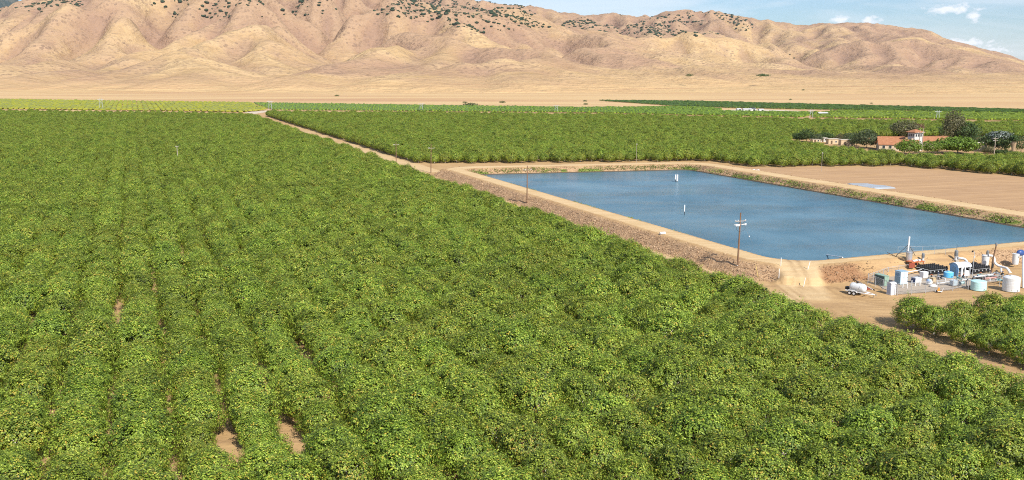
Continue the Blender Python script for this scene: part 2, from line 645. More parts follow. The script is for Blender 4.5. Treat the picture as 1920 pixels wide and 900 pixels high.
def erode(U, K, cell, iters, dt, h, diff):
    ny, nx = h.shape
    N = h.size
    nb = [(dy, dx, (dy * dy + dx * dx) ** .5 * cell) for dy in (-1, 0, 1) for dx in (-1, 0, 1) if dy or dx]
    idx = np.arange(N).reshape(ny, nx)
    fixed = (U.ravel() <= 0).tolist()
    for it in range(iters):
        hp = np.pad(h, 1, constant_values=1e9)
        ip = np.pad(idx, 1)
        best = np.zeros_like(h)
        rec = idx.copy()
        ds = np.full(h.shape, cell)
        for dy, dx, d in nb:
            s = (h - hp[1 + dy:1 + dy + ny, 1 + dx:1 + dx + nx]) / d
            mk = s > best
            best = np.where(mk, s, best)
            rec = np.where(mk, ip[1 + dy:1 + dy + ny, 1 + dx:1 + dx + nx], rec)
            ds = np.where(mk, d, ds)
        hf = h.ravel()
        order = np.argsort(-hf, kind='stable').tolist()
        r = rec.ravel().tolist()
        A = [cell * cell] * N
        for i in order:
            j = r[i]
            if j != i:
                A[j] += A[i]
        F = (K * dt * np.array(A) ** .5 / ds.ravel()).tolist()
        hl = (hf + dt * U.ravel()).tolist()
        for i in reversed(order):
            j = r[i]
            if fixed[i]:
                hl[i] = 0.0
            elif j != i:
                hl[i] = (hl[i] + F[i] * hl[j]) / (1 + F[i])
        h = smooth(np.array(hl).reshape(ny, nx), 1, diff)
    return h


cell = 32.
hx = np.arange(-5600, 5601, cell)
hy = np.arange(1450, 9300, cell)
X, Y = np.meshgrid(hx, hy)
PXh = 960 + FPX * X / (Y * math.cos(TH))
front = 2250 + 300 * fbm(X / 1300, Y * 0, 5, 3) - 520 * np.exp(-((X + 50) / 500.) ** 2) + 650 * np.clip(X / 1500, -.3, 1.2)
t_ = np.clip((Y - front) / 5000, 0, 1.25)
bl = 1 - np.abs(fbm(X / 1500 + .5 * fbm(X / 900, Y / 900, 31, 2), Y / 1500, 21, 3)) * 2.2
h0 = (680 * t_ ** .85 * (.72 + .38 * bl) + 120 * (1 + fbm(X / 600, Y / 600, 3, 5)) * np.clip(t_ * 5, 0, 1)) * (Y > front)
U = np.where(Y > front, .35, 0.) * (.7 + .4 * fbm(X / 1800, Y / 1800, 8, 2))
h = erode(U, 2.4e-2, cell, 50, 6., h0, .065)
# finer grid
def up2(h):
    a = np.empty((h.shape[0] * 2 - 1, h.shape[1] * 2 - 1))
    a[::2, ::2] = h
    a[1::2, ::2] = (h[1:] + h[:-1]) / 2
    a[:, 1::2] = (a[:, 2::2] + a[:, :-2:2]) / 2
    return smooth(a, 1, .2)


h = up2(h)
cell /= 2
hx = hx[0] + cell * np.arange(h.shape[1])
hy = hy[0] + cell * np.arange(h.shape[0])
X, Y = np.meshgrid(hx, hy)
h = h + np.clip(h / 150, 0, 1) * (30 * (1 - 2 * np.abs(fbm(X / 230 + .6 * fbm(X / 300, Y / 300, 71, 2), Y / 330, 61, 4))) + 3 * fbm(X / 45, Y / 45, 62, 2))
# match the ridge line of the photograph: scale by azimuth
sk = [(-400, -10), (-150, 30), (0, 36), (40, 22), (100, 2), (160, -14), (300, -35), (600, -45), (760, -30), (850, -4), (900, 8), (950, 13),
      (1000, 18), (1070, 31), (1110, 33), (1140, 28), (1180, 36), (1240, 26), (1280, 21), (1330, 27), (1380, 36), (1400, 40), (1480, 50),
      (1530, 47), (1590, 44), (1650, 52), (1700, 57), (1750, 74), (1800, 86), (1850, 96), (1900, 113), (1950, 121), (2100, 128), (2400, 125)]
elev = (h - CAMH) / Y
azp = 960 + FPX * X / Y / 1.016
bins = np.arange(-900, 2900, 8)
bi = np.clip(((azp + 900) / 8).astype(int), 0, len(bins) - 1)
curm = np.full(len(bins), 1e-4)
np.maximum.at(curm, bi.ravel(), elev.ravel())
tgt = np.maximum((137 - np.interp(bins, [p[0] for p in sk], [p[1] for p in sk])) / FPX / 1.02, .006)
sc = tgt / np.maximum(curm, .01)
kk = np.exp(-np.linspace(-2, 2, 7) ** 2)
sc = np.convolve(np.pad(sc, 3, mode='edge'), kk / kk.sum(), 'valid')
h = h * np.interp(azp, bins, sc)
h = h + np.clip((h - 120) / 250, 0, 1) * (26 * (.5 - np.abs(fbm(X / 190, Y / 190, 151, 4)) * 1.6) + 9 * fbm(X / 60, Y / 60, 155, 2))
fan = 18 * np.clip((Y - 1550) / 1300, 0, 1) ** 2
h = h + fan - 1.5 + 2.5 * fbm(X / 220, Y / 220, 91, 3) * np.clip((Y - 1500) / 400, 0, 1)
h[0, :] = -4
HX, HY, HZ = X, Y, h


def hz(x, y):
    j = np.clip((np.asarray(x) - HX[0, 0]) / cell, 0, HX.shape[1] - 1.01)
    i = np.clip((np.asarray(y) - HY[0, 0]) / cell, 0, HX.shape[0] - 1.01)
    i0, j0 = i.astype(int), j.astype(int)
    fi, fj = i - i0, j - j0
    return (HZ[i0, j0] * (1 - fi) * (1 - fj) + HZ[i0 + 1, j0] * fi * (1 - fj) + HZ[i0, j0 + 1] * (1 - fi) * fj + HZ[i0 + 1, j0 + 1] * fi * fj)


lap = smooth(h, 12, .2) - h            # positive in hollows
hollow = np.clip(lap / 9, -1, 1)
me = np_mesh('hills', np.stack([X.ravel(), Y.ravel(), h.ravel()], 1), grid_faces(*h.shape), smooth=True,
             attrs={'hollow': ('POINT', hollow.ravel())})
m, t, out = new_mat('dry_grass_hills')
pos = t.n('ShaderNodeNewGeometry').outputs['Position']
sep = t.n('ShaderNodeSeparateXYZ', {0: pos})
hol = t.n('ShaderNodeAttribute', attribute_name='hollow').outputs['Fac']
b1 = t.noise(pos, .0016, 5, .6, .6)
b2 = t.noise(t.mapv(pos, (1, 1, 3)), .008, 5, .65)
b3 = t.noise(pos, .045, 3, .7)
g = t.mix(t.ramp(b2, [(.35, 0), (.65, 1)]), (.43, .283, .14), (.555, .39, .205))
mauve = t.mix(b2, (.31, .19, .12), (.42, .275, .17))
elevf = t.math('DIVIDE', sep.outputs[2], 500.0, clamp=True)
mf = t.ramp(t.math('ADD', t.math('ADD', b1, t.math('MULTIPLY', elevf, .16)), t.math('MULTIPLY', b2, .18)), [(.53, 0), (.69, 1)])
c = t.mix(mf, g, mauve)
c = t.mix(t.math('MULTIPLY', t.ramp(hol, [(.05, 0), (.8, 1)]), .48), c, (.29, .185, .13))  # shade painted into the colour of the hollows
c = t.mix(t.math('MULTIPLY', t.ramp(t.math('MULTIPLY', hol, -1.0), [(.1, 0), (.8, 1)]), .12), c, (.62, .45, .25))  # ridge highlight painted into the colour
vor = t.n('ShaderNodeTexVoronoi', {'Vector': pos, 'Scale': .055}).outputs['Distance']
spk = t.math('MULTIPLY', t.math('LESS_THAN', vor, .33), t.ramp(b2, [(.38, .1), (.6, 1)]))
c = t.mix(t.math('MULTIPLY', spk, .6), c, (.20, .13, .09))
c = t.mix(t.math('MULTIPLY', t.ramp(b3, [(.5, 0), (.7, 1)]), .35), c, (.32, .21, .13))
pn = t.noise(t.mapv(pos, (.0012, .006, 1)), 1, 6, .6)
plain = t.ramp(pn, [(.3, (.47, .28, .15)), (.45, (.53, .345, .175)), (.58, (.60, .42, .21)), (.72, (.50, .31, .165))])
c = t.mix(t.math('SUBTRACT', 1.0, t.math('DIVIDE', sep.outputs[2], 38.0, clamp=True), clamp=True), c, plain)
finish(t, out, c, 1.0, bump=t.math('ADD', b2, t.math('MULTIPLY', b3, .15)), bstr=1.0, bdist=26, spec=0)
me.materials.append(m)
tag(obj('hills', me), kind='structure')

# blue mountain far behind the left shoulder
mx = np.arange(-11500, -3000, 90.)
my = np.arange(14000, 18800, 90.)
X, Y = np.meshgrid(mx, my)
rid = 1 - np.abs(fbm(X / 2600, Y / 2600, 121, 5)) * 1.6
ph = 1480 * np.clip(1 - np.abs(Y - 16600) / 2600, 0, 1) ** .8 * (.55 + .5 * rid) * np.clip((-3100 - X) / 1800, 0, 1) - 20
m, t, out = new_mat('forested_mountain')
pos = t.n('ShaderNodeNewGeometry').outputs['Position']
b = t.noise(pos, .004, 6, .7)
finish(t, out, t.ramp(b, [(.4, (.035, .05, .035)), (.6, (.16, .14, .09))]), 1.0, spec=0)
me = np_mesh('mountain', np.stack([X.ravel(), Y.ravel(), ph.ravel()], 1), grid_faces(*ph.shape), m, True)
tag(obj('mountain', me), kind='structure')


# ------------------------------------------------------------------ foliage
def leaf_mat(name, stops, vary=.25, trans=.25):
    m, t, out = new_mat(name)
    tone = t.n('ShaderNodeAttribute', attribute_name='tone').outputs['Fac']
    rnd = t.n('ShaderNodeObjectInfo').outputs['Random']
    c = t.ramp(tone, stops)
    hsv = t.n('ShaderNodeHueSaturation', {'Hue': t.math('ADD', .5, t.math('MULTIPLY', t.math('SUBTRACT', rnd, .5), .018)), 'Saturation': 1.0,
                                          'Value': t.math('ADD', 1 - vary / 2, t.math('MULTIPLY', rnd, vary)), 'Color': c})
    c = hsv.outputs[0]
    p = t.n('ShaderNodeBsdfPrincipled', {'Base Color': c, 'Roughness': .5})
    p.inputs['Specular IOR Level'].default_value = .35
    tr = t.n('ShaderNodeBsdfTranslucent', {'Color': t.mix(.35, c, (.30, .42, .04))})
    mx_ = t.n('ShaderNodeMixShader', {0: trans, 1: p.outputs[0], 2: tr.outputs[0]})
    t.nt.links.new(mx_.outputs[0], out.inputs[0])
    return m


ORCHARD_LEAF = leaf_mat('orchard_leaf', [(0, (.027, .048, .007)), (.35, (.112, .172, .017)), (.7, (.27, .352, .035)), (.88, (.49, .56, .085)),
                                         (.91, (.46, .44, .06)), (1, (.50, .34, .05))], .26, .18)
VINE_LEAF = None
BARK = paint('bark', (.20, .15, .11), .95, .5, .1)
PALE_BARK = paint('pale_bark', (.62, .56, .47), .9, .5, .1)


def leaf_quads(c, nrm, size, aspect=.6, rg=rng):
    """rhombus leaves at c with normals nrm"""
    n = len(c)
    nrm = nrm / np.linalg.norm(nrm, axis=1, keepdims=True)
    r = rg.normal(size=(n, 3))
    x = np.cross(nrm, r)
    x /= np.linalg.norm(x, axis=1, keepdims=True)
    y = np.cross(nrm, x)
    s = size * (0.7 + .6 * rg.random(n))[:, None]
    co = np.stack([c - x * s * .5, c + y * s * .5 * aspect + nrm * s * .06, c + x * s * .5, c - y * s * .5 * aspect + nrm * s * .06], 1).reshape(-1, 3)
    return co, np.arange(4 * n).reshape(n, 4)


def crown_cloud(n, rx, ry, rz, zc, lob, seed, shell=.3, low=-.75):
    """points in a lumpy crown shell and the outward direction there"""
    rg = np.random.default_rng(seed)
    d = rg.normal(size=(n, 3))
    d /= np.linalg.norm(d, axis=1, keepdims=True)
    d[:, 2] = np.where(d[:, 2] < low, -d[:, 2], d[:, 2])
    az = np.arctan2(d[:, 1], d[:, 0])
    k = seed * 1.7
    lump = fbm(d[:, 0] * 2.1 + k, d[:, 1] * 2.1 + d[:, 2] * 1.9 + k, 300 + seed, 3, .6)
    rr = 1 + lob * lump * 1.6
    rr = rr * (1 - shell * rg.random(n) ** 1.6)
    p = np.stack([d[:, 0] * rx, d[:, 1] * ry, d[:, 2] * rz], 1) * rr[:, None]
    p[:, 2] += zc
    o = np.stack([d[:, 0] / rx, d[:, 1] / ry, d[:, 2] / rz], 1)
    o /= np.linalg.norm(o, axis=1, keepdims=True)
    return p, o, lump, rg


def make_crown(n, rx, ry, rz, zc, seed, size=.3, lob=.16, sprigs=70, shell=.35, yellow=.06, tone0=.45, low=-.75, cluster=1):
    if cluster > 1:
        m0 = n // cluster
        p, o, lump, rg = crown_cloud(m0, rx, ry, rz, zc, lob, seed, shell, low)
        cid = np.repeat(np.arange(m0), cluster)
        ofs = rg.normal(size=(m0 * cluster, 3)) * size * .62
        ofs += o[cid] * .25 * size
        p = p[cid] + ofs
        nr = o[cid] * 1.0 + ofs / size * .5 + rg.normal(size=p.shape) * .22 + np.array([0, 0, .25])
        ctone = (rg.normal(size=m0) * .10)[cid]
        n = m0 * cluster
    else:
        p, o, lump, rg = crown_cloud(n, rx, ry, rz, zc, lob, seed, shell, low)
        nr = o * .75 + rg.normal(size=p.shape) * .55 + np.array([0, 0, .35])
        ctone = 0
    clump = fbm(p[:, 0] * 1.3 + seed, p[:, 1] * 1.3 + p[:, 2] * 1.1, 500 + seed, 2)
    tone = np.clip(tone0 + .22 * clump + ctone + rg.normal(size=n) * .17, 0, .87)
    yp = yellow * (.4 + 2.2 * np.clip(fbm(p[:, 0] * .8, p[:, 1] * .8 + p[:, 2], 700 + seed, 2) + .35, 0, 1))
    ym = rg.random(n) < yp
    tone[ym] = .91 + .09 * rg.random(ym.sum())
    co, f = leaf_quads(p, nr, size, rg=rg)
    cs, fs, ts = [co], [f], [tone]
    if sprigs:
        q, oo, _, _ = crown_cloud(sprigs, rx, ry, rz, zc, lob, seed + 50, .05, -.2)
        L = .2 + .4 * rg.random(sprigs)
        dirs = oo + np.array([0, 0, .5]) + rg.normal(size=q.shape) * .25
        k = 9
        tt = np.linspace(0, 1, k)[None, :, None]
        pp = (q[:, None, :] + dirs[:, None, :] * L[:, None, None] * tt + rg.normal(size=(sprigs, k, 3)) * .09).reshape(-1, 3)
        co, f = leaf_quads(pp, rg.normal(size=pp.shape) + np.array([0, 0, .6]), size * .95, rg=rg)
        fs.append(f + sum(len(c) for c in cs))
        cs.append(co)
        ts.append(np.clip(tone0 + .15 + rg.normal(size=len(pp)) * .15, 0, .87))
    return np.concatenate(cs), np.concatenate(fs), np.concatenate(ts)


def crown_mesh(name, mat, *a, **k):
    co, f, tone = make_crown(*a, **k)
    return np_mesh(name, co, f, mat, False, {'tone': ('FACE', tone)})


def trunk_mesh(name, mat, h, r, spread, seed, limbs=5, lean=0.0):
    rg = random.Random(seed)
    mb = MB()
    fork = h * .32
    mb.tube([(0, 0, -.1), (lean * .3, 0, fork * .5), (lean, 0, fork)], [r * 1.25, r, r * .85], 8)
    for i in range(limbs):
        a = 2 * math.pi * (i + rg.random() * .6) / limbs
        d = spread * (.55 + .45 * rg.random())
        mb.tube([(lean, 0, fork * .92), (lean + d * .35 * math.cos(a), d * .35 * math.sin(a), fork + (h - fork) * .4),
                 (lean + d * math.cos(a), d * math.sin(a), h * (.75 + .2 * rg.random()))], [r * .6, r * .4, r * .12], 5)
    me = bpy.data.meshes.new(name)
    me.from_pydata(mb.v, [], mb.f)
    me.materials.append(mat)
    return me


NV = 6
VAR = []
for k in range(NV):
    rg = np.random.default_rng(100 + k)
    rx, ry = 2.72 + .35 * rg.random(), 2.72 + .35 * rg.random()
    rz = 2.2 + .4 * rg.random()
    VAR.append((crown_mesh('crown', ORCHARD_LEAF, 9600, rx, ry, rz, 2.55, 11 + k, size=.225, lob=.19, shell=.26, cluster=8, sprigs=34, yellow=.03 + .02 * (k % 3), tone0=.46 + .03 * (k % 3)),
                trunk_mesh('trunk', PALE_BARK, 3.6, .13, 1.8, 20 + k)))

# orchard plan
FULL = np.array([[0, 0]])
left_gap = [Gab(*p) for p in [(428, 868), (545, 868), (590, 690), (135, 608), (230, 603), (418, 466), (520, 735)]]
trees = []                 # a, b, block


def lattice(a0, a1, da, b0, b1, db, phase=.5):
    aa = np.arange(a0, a1, da)
    bb = np.arange(b0, b1, db)
    A, B = np.meshgrid(aa, bb)
    return A.ravel(), B.ravel()


def visible(X, Y, pad=14, z=3):
    px, py = topx(X, Y, z)
    s = FPX / np.maximum(np.hypot(Y, CAMH), 1)
    return (Y > 30) & (px > -pad * s) & (px < 1920 + pad * s) & (py < 900 + pad * s)


blocks = []
a, b = lattice(94.6 - 6.0 * 110, 94.7, 6.0, 30, 1200, 5.3)
okl = b < 973 - (a - 109) * .89
okl &= inpoly(*AB(0, 0), [(0, 0)]) == False
X_, Y_ = a * VX + b * UX, a * VY + b * UY
# keep the far edge of the left block where the photograph has it
px_, py_ = topx(X_, Y_, 4.6)
edge = np.interp(px_, [-400, 0, 300, 455, 470], [203.0, 206.5, 209.0, 212.5, 213.5])
okl = (py_ > edge)
blocks.append((a[okl], b[okl], 0))
a, b = lattice(112.8, 260, 6.0, 60, 110.5, 5.0)
kb = (b < 108.5) | (a < 114)
blocks.append((a[kb], b[kb], 1))
roff = [(486, 208, 4.6), (770, 307), (1000, 306.0), (1340, 302.5), (1400, 314), (1690, 311.5), (1920, 332), (2300, 366), (2900, 330), (2400, 228, 4.6), (1920, 228, 4.6), (1500, 221.5, 4.6), (1100, 212.5, 4.6), (700, 209, 4.6)]
RO = [Gab(*p) for p in roff]
YARD = [Gab(*p) for p in [(1478, 262), (1640, 258), (1800, 256), (2020, 262), (2020, 291, 4), (1700, 290, 4), (1640, 284, 4), (1480, 268, 3)]]
a, b = lattice(118.6, 1100, 5.4, 150, 1000, 6.0)
mk = inpoly(a, b, RO) & ~inpoly(a, b, YARD)
blocks.append((a[mk], b[mk], 2))
TA = np.concatenate([q[0] for q in blocks])
TB = np.concatenate([q[1] for q in blocks])
TK = np.concatenate([np.full(len(q[0]), q[2]) for q in blocks])
n = len(TA)
jit = rng.normal(size=(n, 2)) * .30
jit[:, 0] *= np.where(TK == 1, .5, 1)
TA = TA + jit[:, 0]
TB = TB + jit[:, 1]
TS = np.clip(.98 + .11 * rng.normal(size=n), .70, 1.2) * (1 + .06 * fbm(TA / 60, TB / 60, 5, 2))
TS = np.where(TK == 1, TS * .9, TS)
keepm = np.ones(n, bool)
keepm &= (rng.random(n) > .006) | (TB < 190)
for ga, gb in left_gap:
    dd = np.hypot(TA - ga, (TB - gb) * .7)
    k_ = np.where((dd < 4.6) & (TK == 0))[0]
    for i in k_:
        TA[i] += .6 * np.sign(TA[i] - ga)
        TS[i] *= .87
TX, TY = TA * VX + TB * UX, TA * VY + TB * UY
keepm &= visible(TX, TY)
TX, TY, TS, TK = TX[keepm], TY[keepm], TS[keepm], TK[keepm]
n = len(TX)
TV = rng.integers(0, NV, n)
TR = rng.random(n) * 6.283
# the 300 that show largest are trees of their own
px, py = topx(TX, TY, 3.0)
dist_ = np.hypot(np.hypot(TX, TY), CAMH - 3)
inside = (px > 5) & (px < 1915) & (py > 0) & (py < 893)
rank = np.argsort(np.where(inside, dist_ / TS, 1e9))
near = np.zeros(n, bool)
near[rank[:296]] = True
print('orchard trees', n, 'farthest single', dist_[rank[295]])
corner = None
cx_, cy_ = XY(112.8, 110)
ri = np.where(TK == 1)[0]
corner = ri[np.argmin(np.hypot(TX[ri] - cx_, TY[ri] - cy_))]
near[corner] = True
crown_src = {}
for i in np.where(near)[0]:
    v = int(TV[i])
    if i == corner:
        lab, grp = 'green orchard tree with a pale trunk at the road corner, nearest the portable toilet', 'trees of the small orchard block right of the dirt road'
    elif TK[i] == 1:
        lab, grp = 'green bushy tree in the small orchard block between the dirt road and the right edge', 'trees of the small orchard block right of the dirt road'
    else:
        lab, grp = 'dense green orchard tree in the nearest rows of the large orchard filling the foreground', 'nearest trees of the large foreground orchard'
    e = thing('orchard_tree', lab, 'tree', (TX[i], TY[i], 0), TR[i], grp)
    s_ = TS[i] if i != corner else .95
    e.scale = (s_, s_, s_)
    c_ = obj('crown', VAR[v][0], e)
    t_o = obj('trunk', VAR[v][1], e)
    crown_src.setdefault(v, (c_, t_o))

ng = bpy.data.node_groups.new('orchard_spread', 'GeometryNodeTree')
ng.interface.new_socket('Geometry', in_out='INPUT', socket_type='NodeSocketGeometry')
ng.interface.new_socket('Geometry', in_out='OUTPUT', socket_type='NodeSocketGeometry')
gi = ng.nodes.new('NodeGroupInput')
go = ng.nodes.new('NodeGroupOutput')
jn = ng.nodes.new('GeometryNodeJoinGeometry')


def named(nm, typ='FLOAT'):
    q = ng.nodes.new('GeometryNodeInputNamedAttribute')
    q.data_type = typ
    q.inputs[0].default_value = nm
    return q.outputs[0]


comb = ng.nodes.new('ShaderNodeCombineXYZ')
ng.links.new(named('turn'), comb.inputs[2])
scn = named('size')
vr = named('variant')
for v, (c_, t_o) in crown_src.items():
    cmp = ng.nodes.new('FunctionNodeCompare')
    cmp.data_type = 'FLOAT'
    cmp.operation = 'EQUAL'
    ng.links.new(vr, cmp.inputs[0])
    cmp.inputs[1].default_value = v
    cmp.inputs['Epsilon'].default_value = .2
    for src in (c_, t_o):
        oi = ng.nodes.new('GeometryNodeObjectInfo')
        oi.inputs['Object'].default_value = src
        oi.inputs['As Instance'].default_value = True
        ip = ng.nodes.new('GeometryNodeInstanceOnPoints')
        ng.links.new(gi.outputs[0], ip.inputs['Points'])
        ng.links.new(cmp.outputs[0], ip.inputs['Selection'])
        ng.links.new(oi.outputs['Geometry'], ip.inputs['Instance'])
        ng.links.new(comb.outputs[0], ip.inputs['Rotation'])
        ng.links.new(scn, ip.inputs['Scale'])
        ng.links.new(ip.outputs[0], jn.inputs[0])
ng.links.new(jn.outputs[0], go.inputs[0])


def spread(name, X, Y, Zs, V, Rr, Sc, label, cat):
    me = bpy.data.meshes.new(name)
    me.vertices.add(len(X))
    me.vertices.foreach_set('co', np.stack([X, Y, Zs], 1).astype(np.float32).ravel())
    for nm, vals in (('variant', V), ('turn', Rr), ('size', Sc)):
        at = me.attributes.new(nm, 'FLOAT', 'POINT')
        at.data.foreach_set('value', np.asarray(vals, np.float32))
    o = obj(name, me)
    md = o.modifiers.new('spread', 'NODES')
    md.node_group = ng
    return tag(o, label, cat, None, 'stuff')


fm = ~near
spread('orchard_trees', TX[fm], TY[fm], np.zeros(fm.sum()), TV[fm], TR[fm], TS[fm],
       'thousands of green orchard trees in rows beyond the nearest ones, left and right of the dirt road', 'orchard')

# ------------------------------------------------------------------ vineyards
def vines(name, polys_px, spacing, mat, label, hgt=1.9, wid=1.5, seg=5.0, seed=1):
    """hedge-like trellis rows, each run broken into uneven segments"""
    poly = [Gab(*p) for p in polys_px]
    a0, a1 = min(p[0] for p in poly), max(p[0] for p in poly)
    b0, b1 = min(p[1] for p in poly), max(p[1] for p in poly)
    aa = np.arange(a0, a1, spacing)
    bb = np.arange(b0, b1, seg)
    A, B = np.meshgrid(aa, bb, indexing='ij')
    mk = inpoly(A, B + seg / 2, poly)
    A, B = A[mk], B[mk]
    rg = np.random.default_rng(seed)
    n = len(A)
    x0, x1 = topx(A * VX + B * UX, A * VY + B * UY, 1)
    k = (x0 > -120) & (x0 < 2040)
    A, B = A[k], B[k]
    n = len(A)
    prof = np.array([(-.5, .35), (-.62, .62), (-.3, 1.0), (.3, 1.0), (.62, .62), (.5, .35)])
    co = []
    for e in (0, 1):
        hh = hgt * (1 + .16 * rg.normal(size=n))
        ww = wid * (1 + .18 * rg.normal(size=n))
        bb_ = B + e * (seg + .15)
        for p in prof:
            a_ = A + p[0] * ww + .12 * rg.normal(size=n)
            z_ = p[1] * hh + .08 * rg.normal(size=n)
            co.append(np.stack([a_ * VX + bb_ * UX, a_ * VY + bb_ * UY, z_], 1))
    co = np.stack(co, 1)
    base = (np.arange(n) * 12)[:, None]
    fs = []
    for i in range(5):
        fs.append(base + np.array([[i, i + 1, i + 7, i + 6]]))
    fs.append(base + np.array([[0, 1, 2, 5]]))
    fs.append(base + np.array([[2, 3, 4, 5]]))
    fs.append(base + np.array([[6, 11, 8, 7]]))
    f = np.concatenate(fs)
    tone = np.tile(rg.random(n) * .5 + .25, 8)
    me = np_mesh(name, co.reshape(-1, 3), f, mat, False, {'tone': ('FACE', tone)})
    return tag(obj(name, me), label, 'vineyard', None, 'stuff')


YV = leaf_mat('yellow_vine_leaf', [(0, (.20, .24, .02)), (.5, (.34, .36, .03)), (1, (.46, .45, .05))], .1, .2)
GV = leaf_mat('green_vine_leaf', [(0, (.13, .21, .016)), (.5, (.21, .32, .024)), (1, (.28, .40, .035))], .1, .2)
LV = leaf_mat('light_vine_leaf', [(0, (.15, .23, .018)), (.5, (.24, .34, .028)), (1, (.32, .41, .04))], .1, .2)
DV = leaf_mat('dark_vine_leaf', [(0, (.06, .11, .015)), (.5, (.10, .175, .02)), (1, (.15, .23, .025))], .1, .2)
vines('vine_rows', [(-160, 185.5), (0, 187.5), (467, 194), (500, 206.5), (456, 211), (300, 208), (0, 205), (-160, 204)], 5.6, YV,
      'yellow-green vineyard rows on the far left edge of the plain', seg=6.0, hgt=2.1, wid=3.7)
vines('vine_rows', [(474, 194), (700, 197.5), (1100, 203.2), (1270, 201.3), (1350, 204.6), (1350, 210), (1540, 212.5), (1500, 221), (1100, 212), (510, 207)], 3.6, GV,
      'green vineyard rows across the plain right of the yellow vineyard', seg=7.0, seed=2)
vines('vine_rows', [(1122, 189.3), (1300, 191), (1920, 207), (2040, 210), (2040, 214), (1920, 212.5), (1560, 206.5), (1355, 202.8), (1275, 200)], 3.6, DV,
      'dark green vineyard strip narrowing to a point at the foot of the hills', seg=8.0, seed=3)
vines('vine_rows', [(1545, 212.5), (1580, 208.6), (1920, 214.5), (2040, 216), (2040, 229), (1920, 227), (1520, 221)], 3.6, LV,
      'light green vineyard band behind the farmhouse at the far right', seg=7.0, seed=4)

pale = paint('pale_gravel', (.60, .50, .38), .95, .5, .05, scale=.05)
sheet('farm_road', [G(*p) for p in [(456, 210.6), (500, 207.2), (505, 209.2), (478, 213.5)]], .05, pale)
sheet('yard', [G(*p) for p in [(1345, 207.5), (1400, 203.8), (1550, 210.2), (1500, 212.8), (1385, 211)]], .06, pale)
sheet('path', [G(*p) for p in [(1100, 201.2), (1275, 199.8), (1272, 202.4), (1100, 203.2)]], .05, pale)

# ------------------------------------------------------------------ scattered stuff: dry brush, weeds, hill oaks
def tuft_field(name, X, Y, Zs, size, mat, per, label, cat, tones, spreadr=.45, up=.8, seed=3):
    rg = np.random.default_rng(seed)
    n = len(X)
    c = np.repeat(np.stack([X, Y, Zs], 1), per, 0) + rg.normal(size=(n * per, 3)) * np.array([spreadr, spreadr, 0])
    c[:, 2] += rg.random(n * per) * size * up
    co, f = leaf_quads(c, rg.normal(size=c.shape) + np.array([0, -.3, .5]), size, .5, rg)
    tone = np.clip(np.repeat(tones, per) + rg.normal(size=n * per) * .12, 0, 1)
    me = np_mesh(name, co, f, mat, False, {'tone': ('FACE', tone)})
    return tag(obj(name, me), label, cat, None, 'stuff')


def embank_pts(n, seed, test):
    rg = np.random.default_rng(seed)
    a = rg.uniform(104, 232, n)
    b = rg.uniform(128, 368, n)
    z, sd, wd, rn, wr, rough, nzz = embank(a, b)
    k = test(a, b, z, sd, wd, rn, wr, rg)
    a, b, z = a[k], b[k], z[k]
    return a * VX + b * UX, a * VY + b * UY, z, a, b


BRUSH = leaf_mat('dry_brush', [(0, (.12, .07, .035)), (.4, (.38, .24, .14)), (.75, (.58, .40, .235)), (1, (.68, .50, .30))], .1, .1)
WEED = leaf_mat('weed_leaf', [(0, (.05, .07, .02)), (.4, (.12, .17, .03)), (.8, (.24, .30, .05)), (1, (.36, .36, .12))], .1, .2)
X, Y, Zs, a, b = embank_pts(95000, 5, lambda a, b, z, sd, wd, rn, wr, rg: (sd > wd + .2) & (sd < wd + rn + .7) & (wr < .3) & (
    (b > 150) | (a < 136) | ((a > 163) & (rg.random(len(a)) < .6)) | (rg.random(len(a)) < .04)) & (rg.random(len(a)) < .8))
tuft_field('dry_brush', X, Y, Zs, .34, BRUSH, 3, 'brown dry tumbleweed brush covering the outer slopes of the reservoir bank', 'dry brush',
           .47 + .35 * fbm(a / 2.5, b / 2.5, 8, 3) - .38 * ((a > 121) & (a < 138) & (b < 150)))
X, Y, Zs, a, b = embank_pts(90000, 6, lambda a, b, z, sd, wd, rn, wr, rg: (sd < -1.0) & (z > WATER + .35) & ((b > 330) | (a > 205)) & (fbm(a / 6, b / 6, 15, 3) + .25 * rg.normal(size=len(a)) > np.where(b > 325, -.3, -.12)))
tuft_field('bank_weeds', X, Y, Zs, .5, WEED, 5, 'green weeds growing above the waterline on the far banks of the reservoir', 'weeds',
           .55 + .4 * fbm(a / 9, b / 9, 18, 3), .5, 1.2)
X, Y, Zs, a, b = embank_pts(60000, 7, lambda a, b, z, sd, wd, rn, wr, rg: (sd < -.4) & (sd > -3) & ((b > 330) | (a > 205)) & (fbm(a / 5, b / 5, 25, 3) + .2 * rg.normal(size=len(a)) > .02))
tuft_field('dry_weeds', X, Y, Zs, .45, BRUSH, 4, 'brown dead weeds along the inner edge of the far bank tracks', 'weeds', .3 + .3 * fbm(a / 4, b / 4, 19, 3))
X, Y, Zs, a, b = embank_pts(60000, 9, lambda a, b, z, sd, wd, rn, wr, rg: (sd < .25) & (sd > -1.4) & (a < 123) & (b > 185) & (b < 300) & (fbm(a / 3, b / 7, 35, 3) > .12))
tuft_field('grass_fringe', X, Y, Zs, .3, WEED, 4, 'thin green grass fringe beside the near bank track at the water', 'grass', .75 + 0 * a, .25, .8)

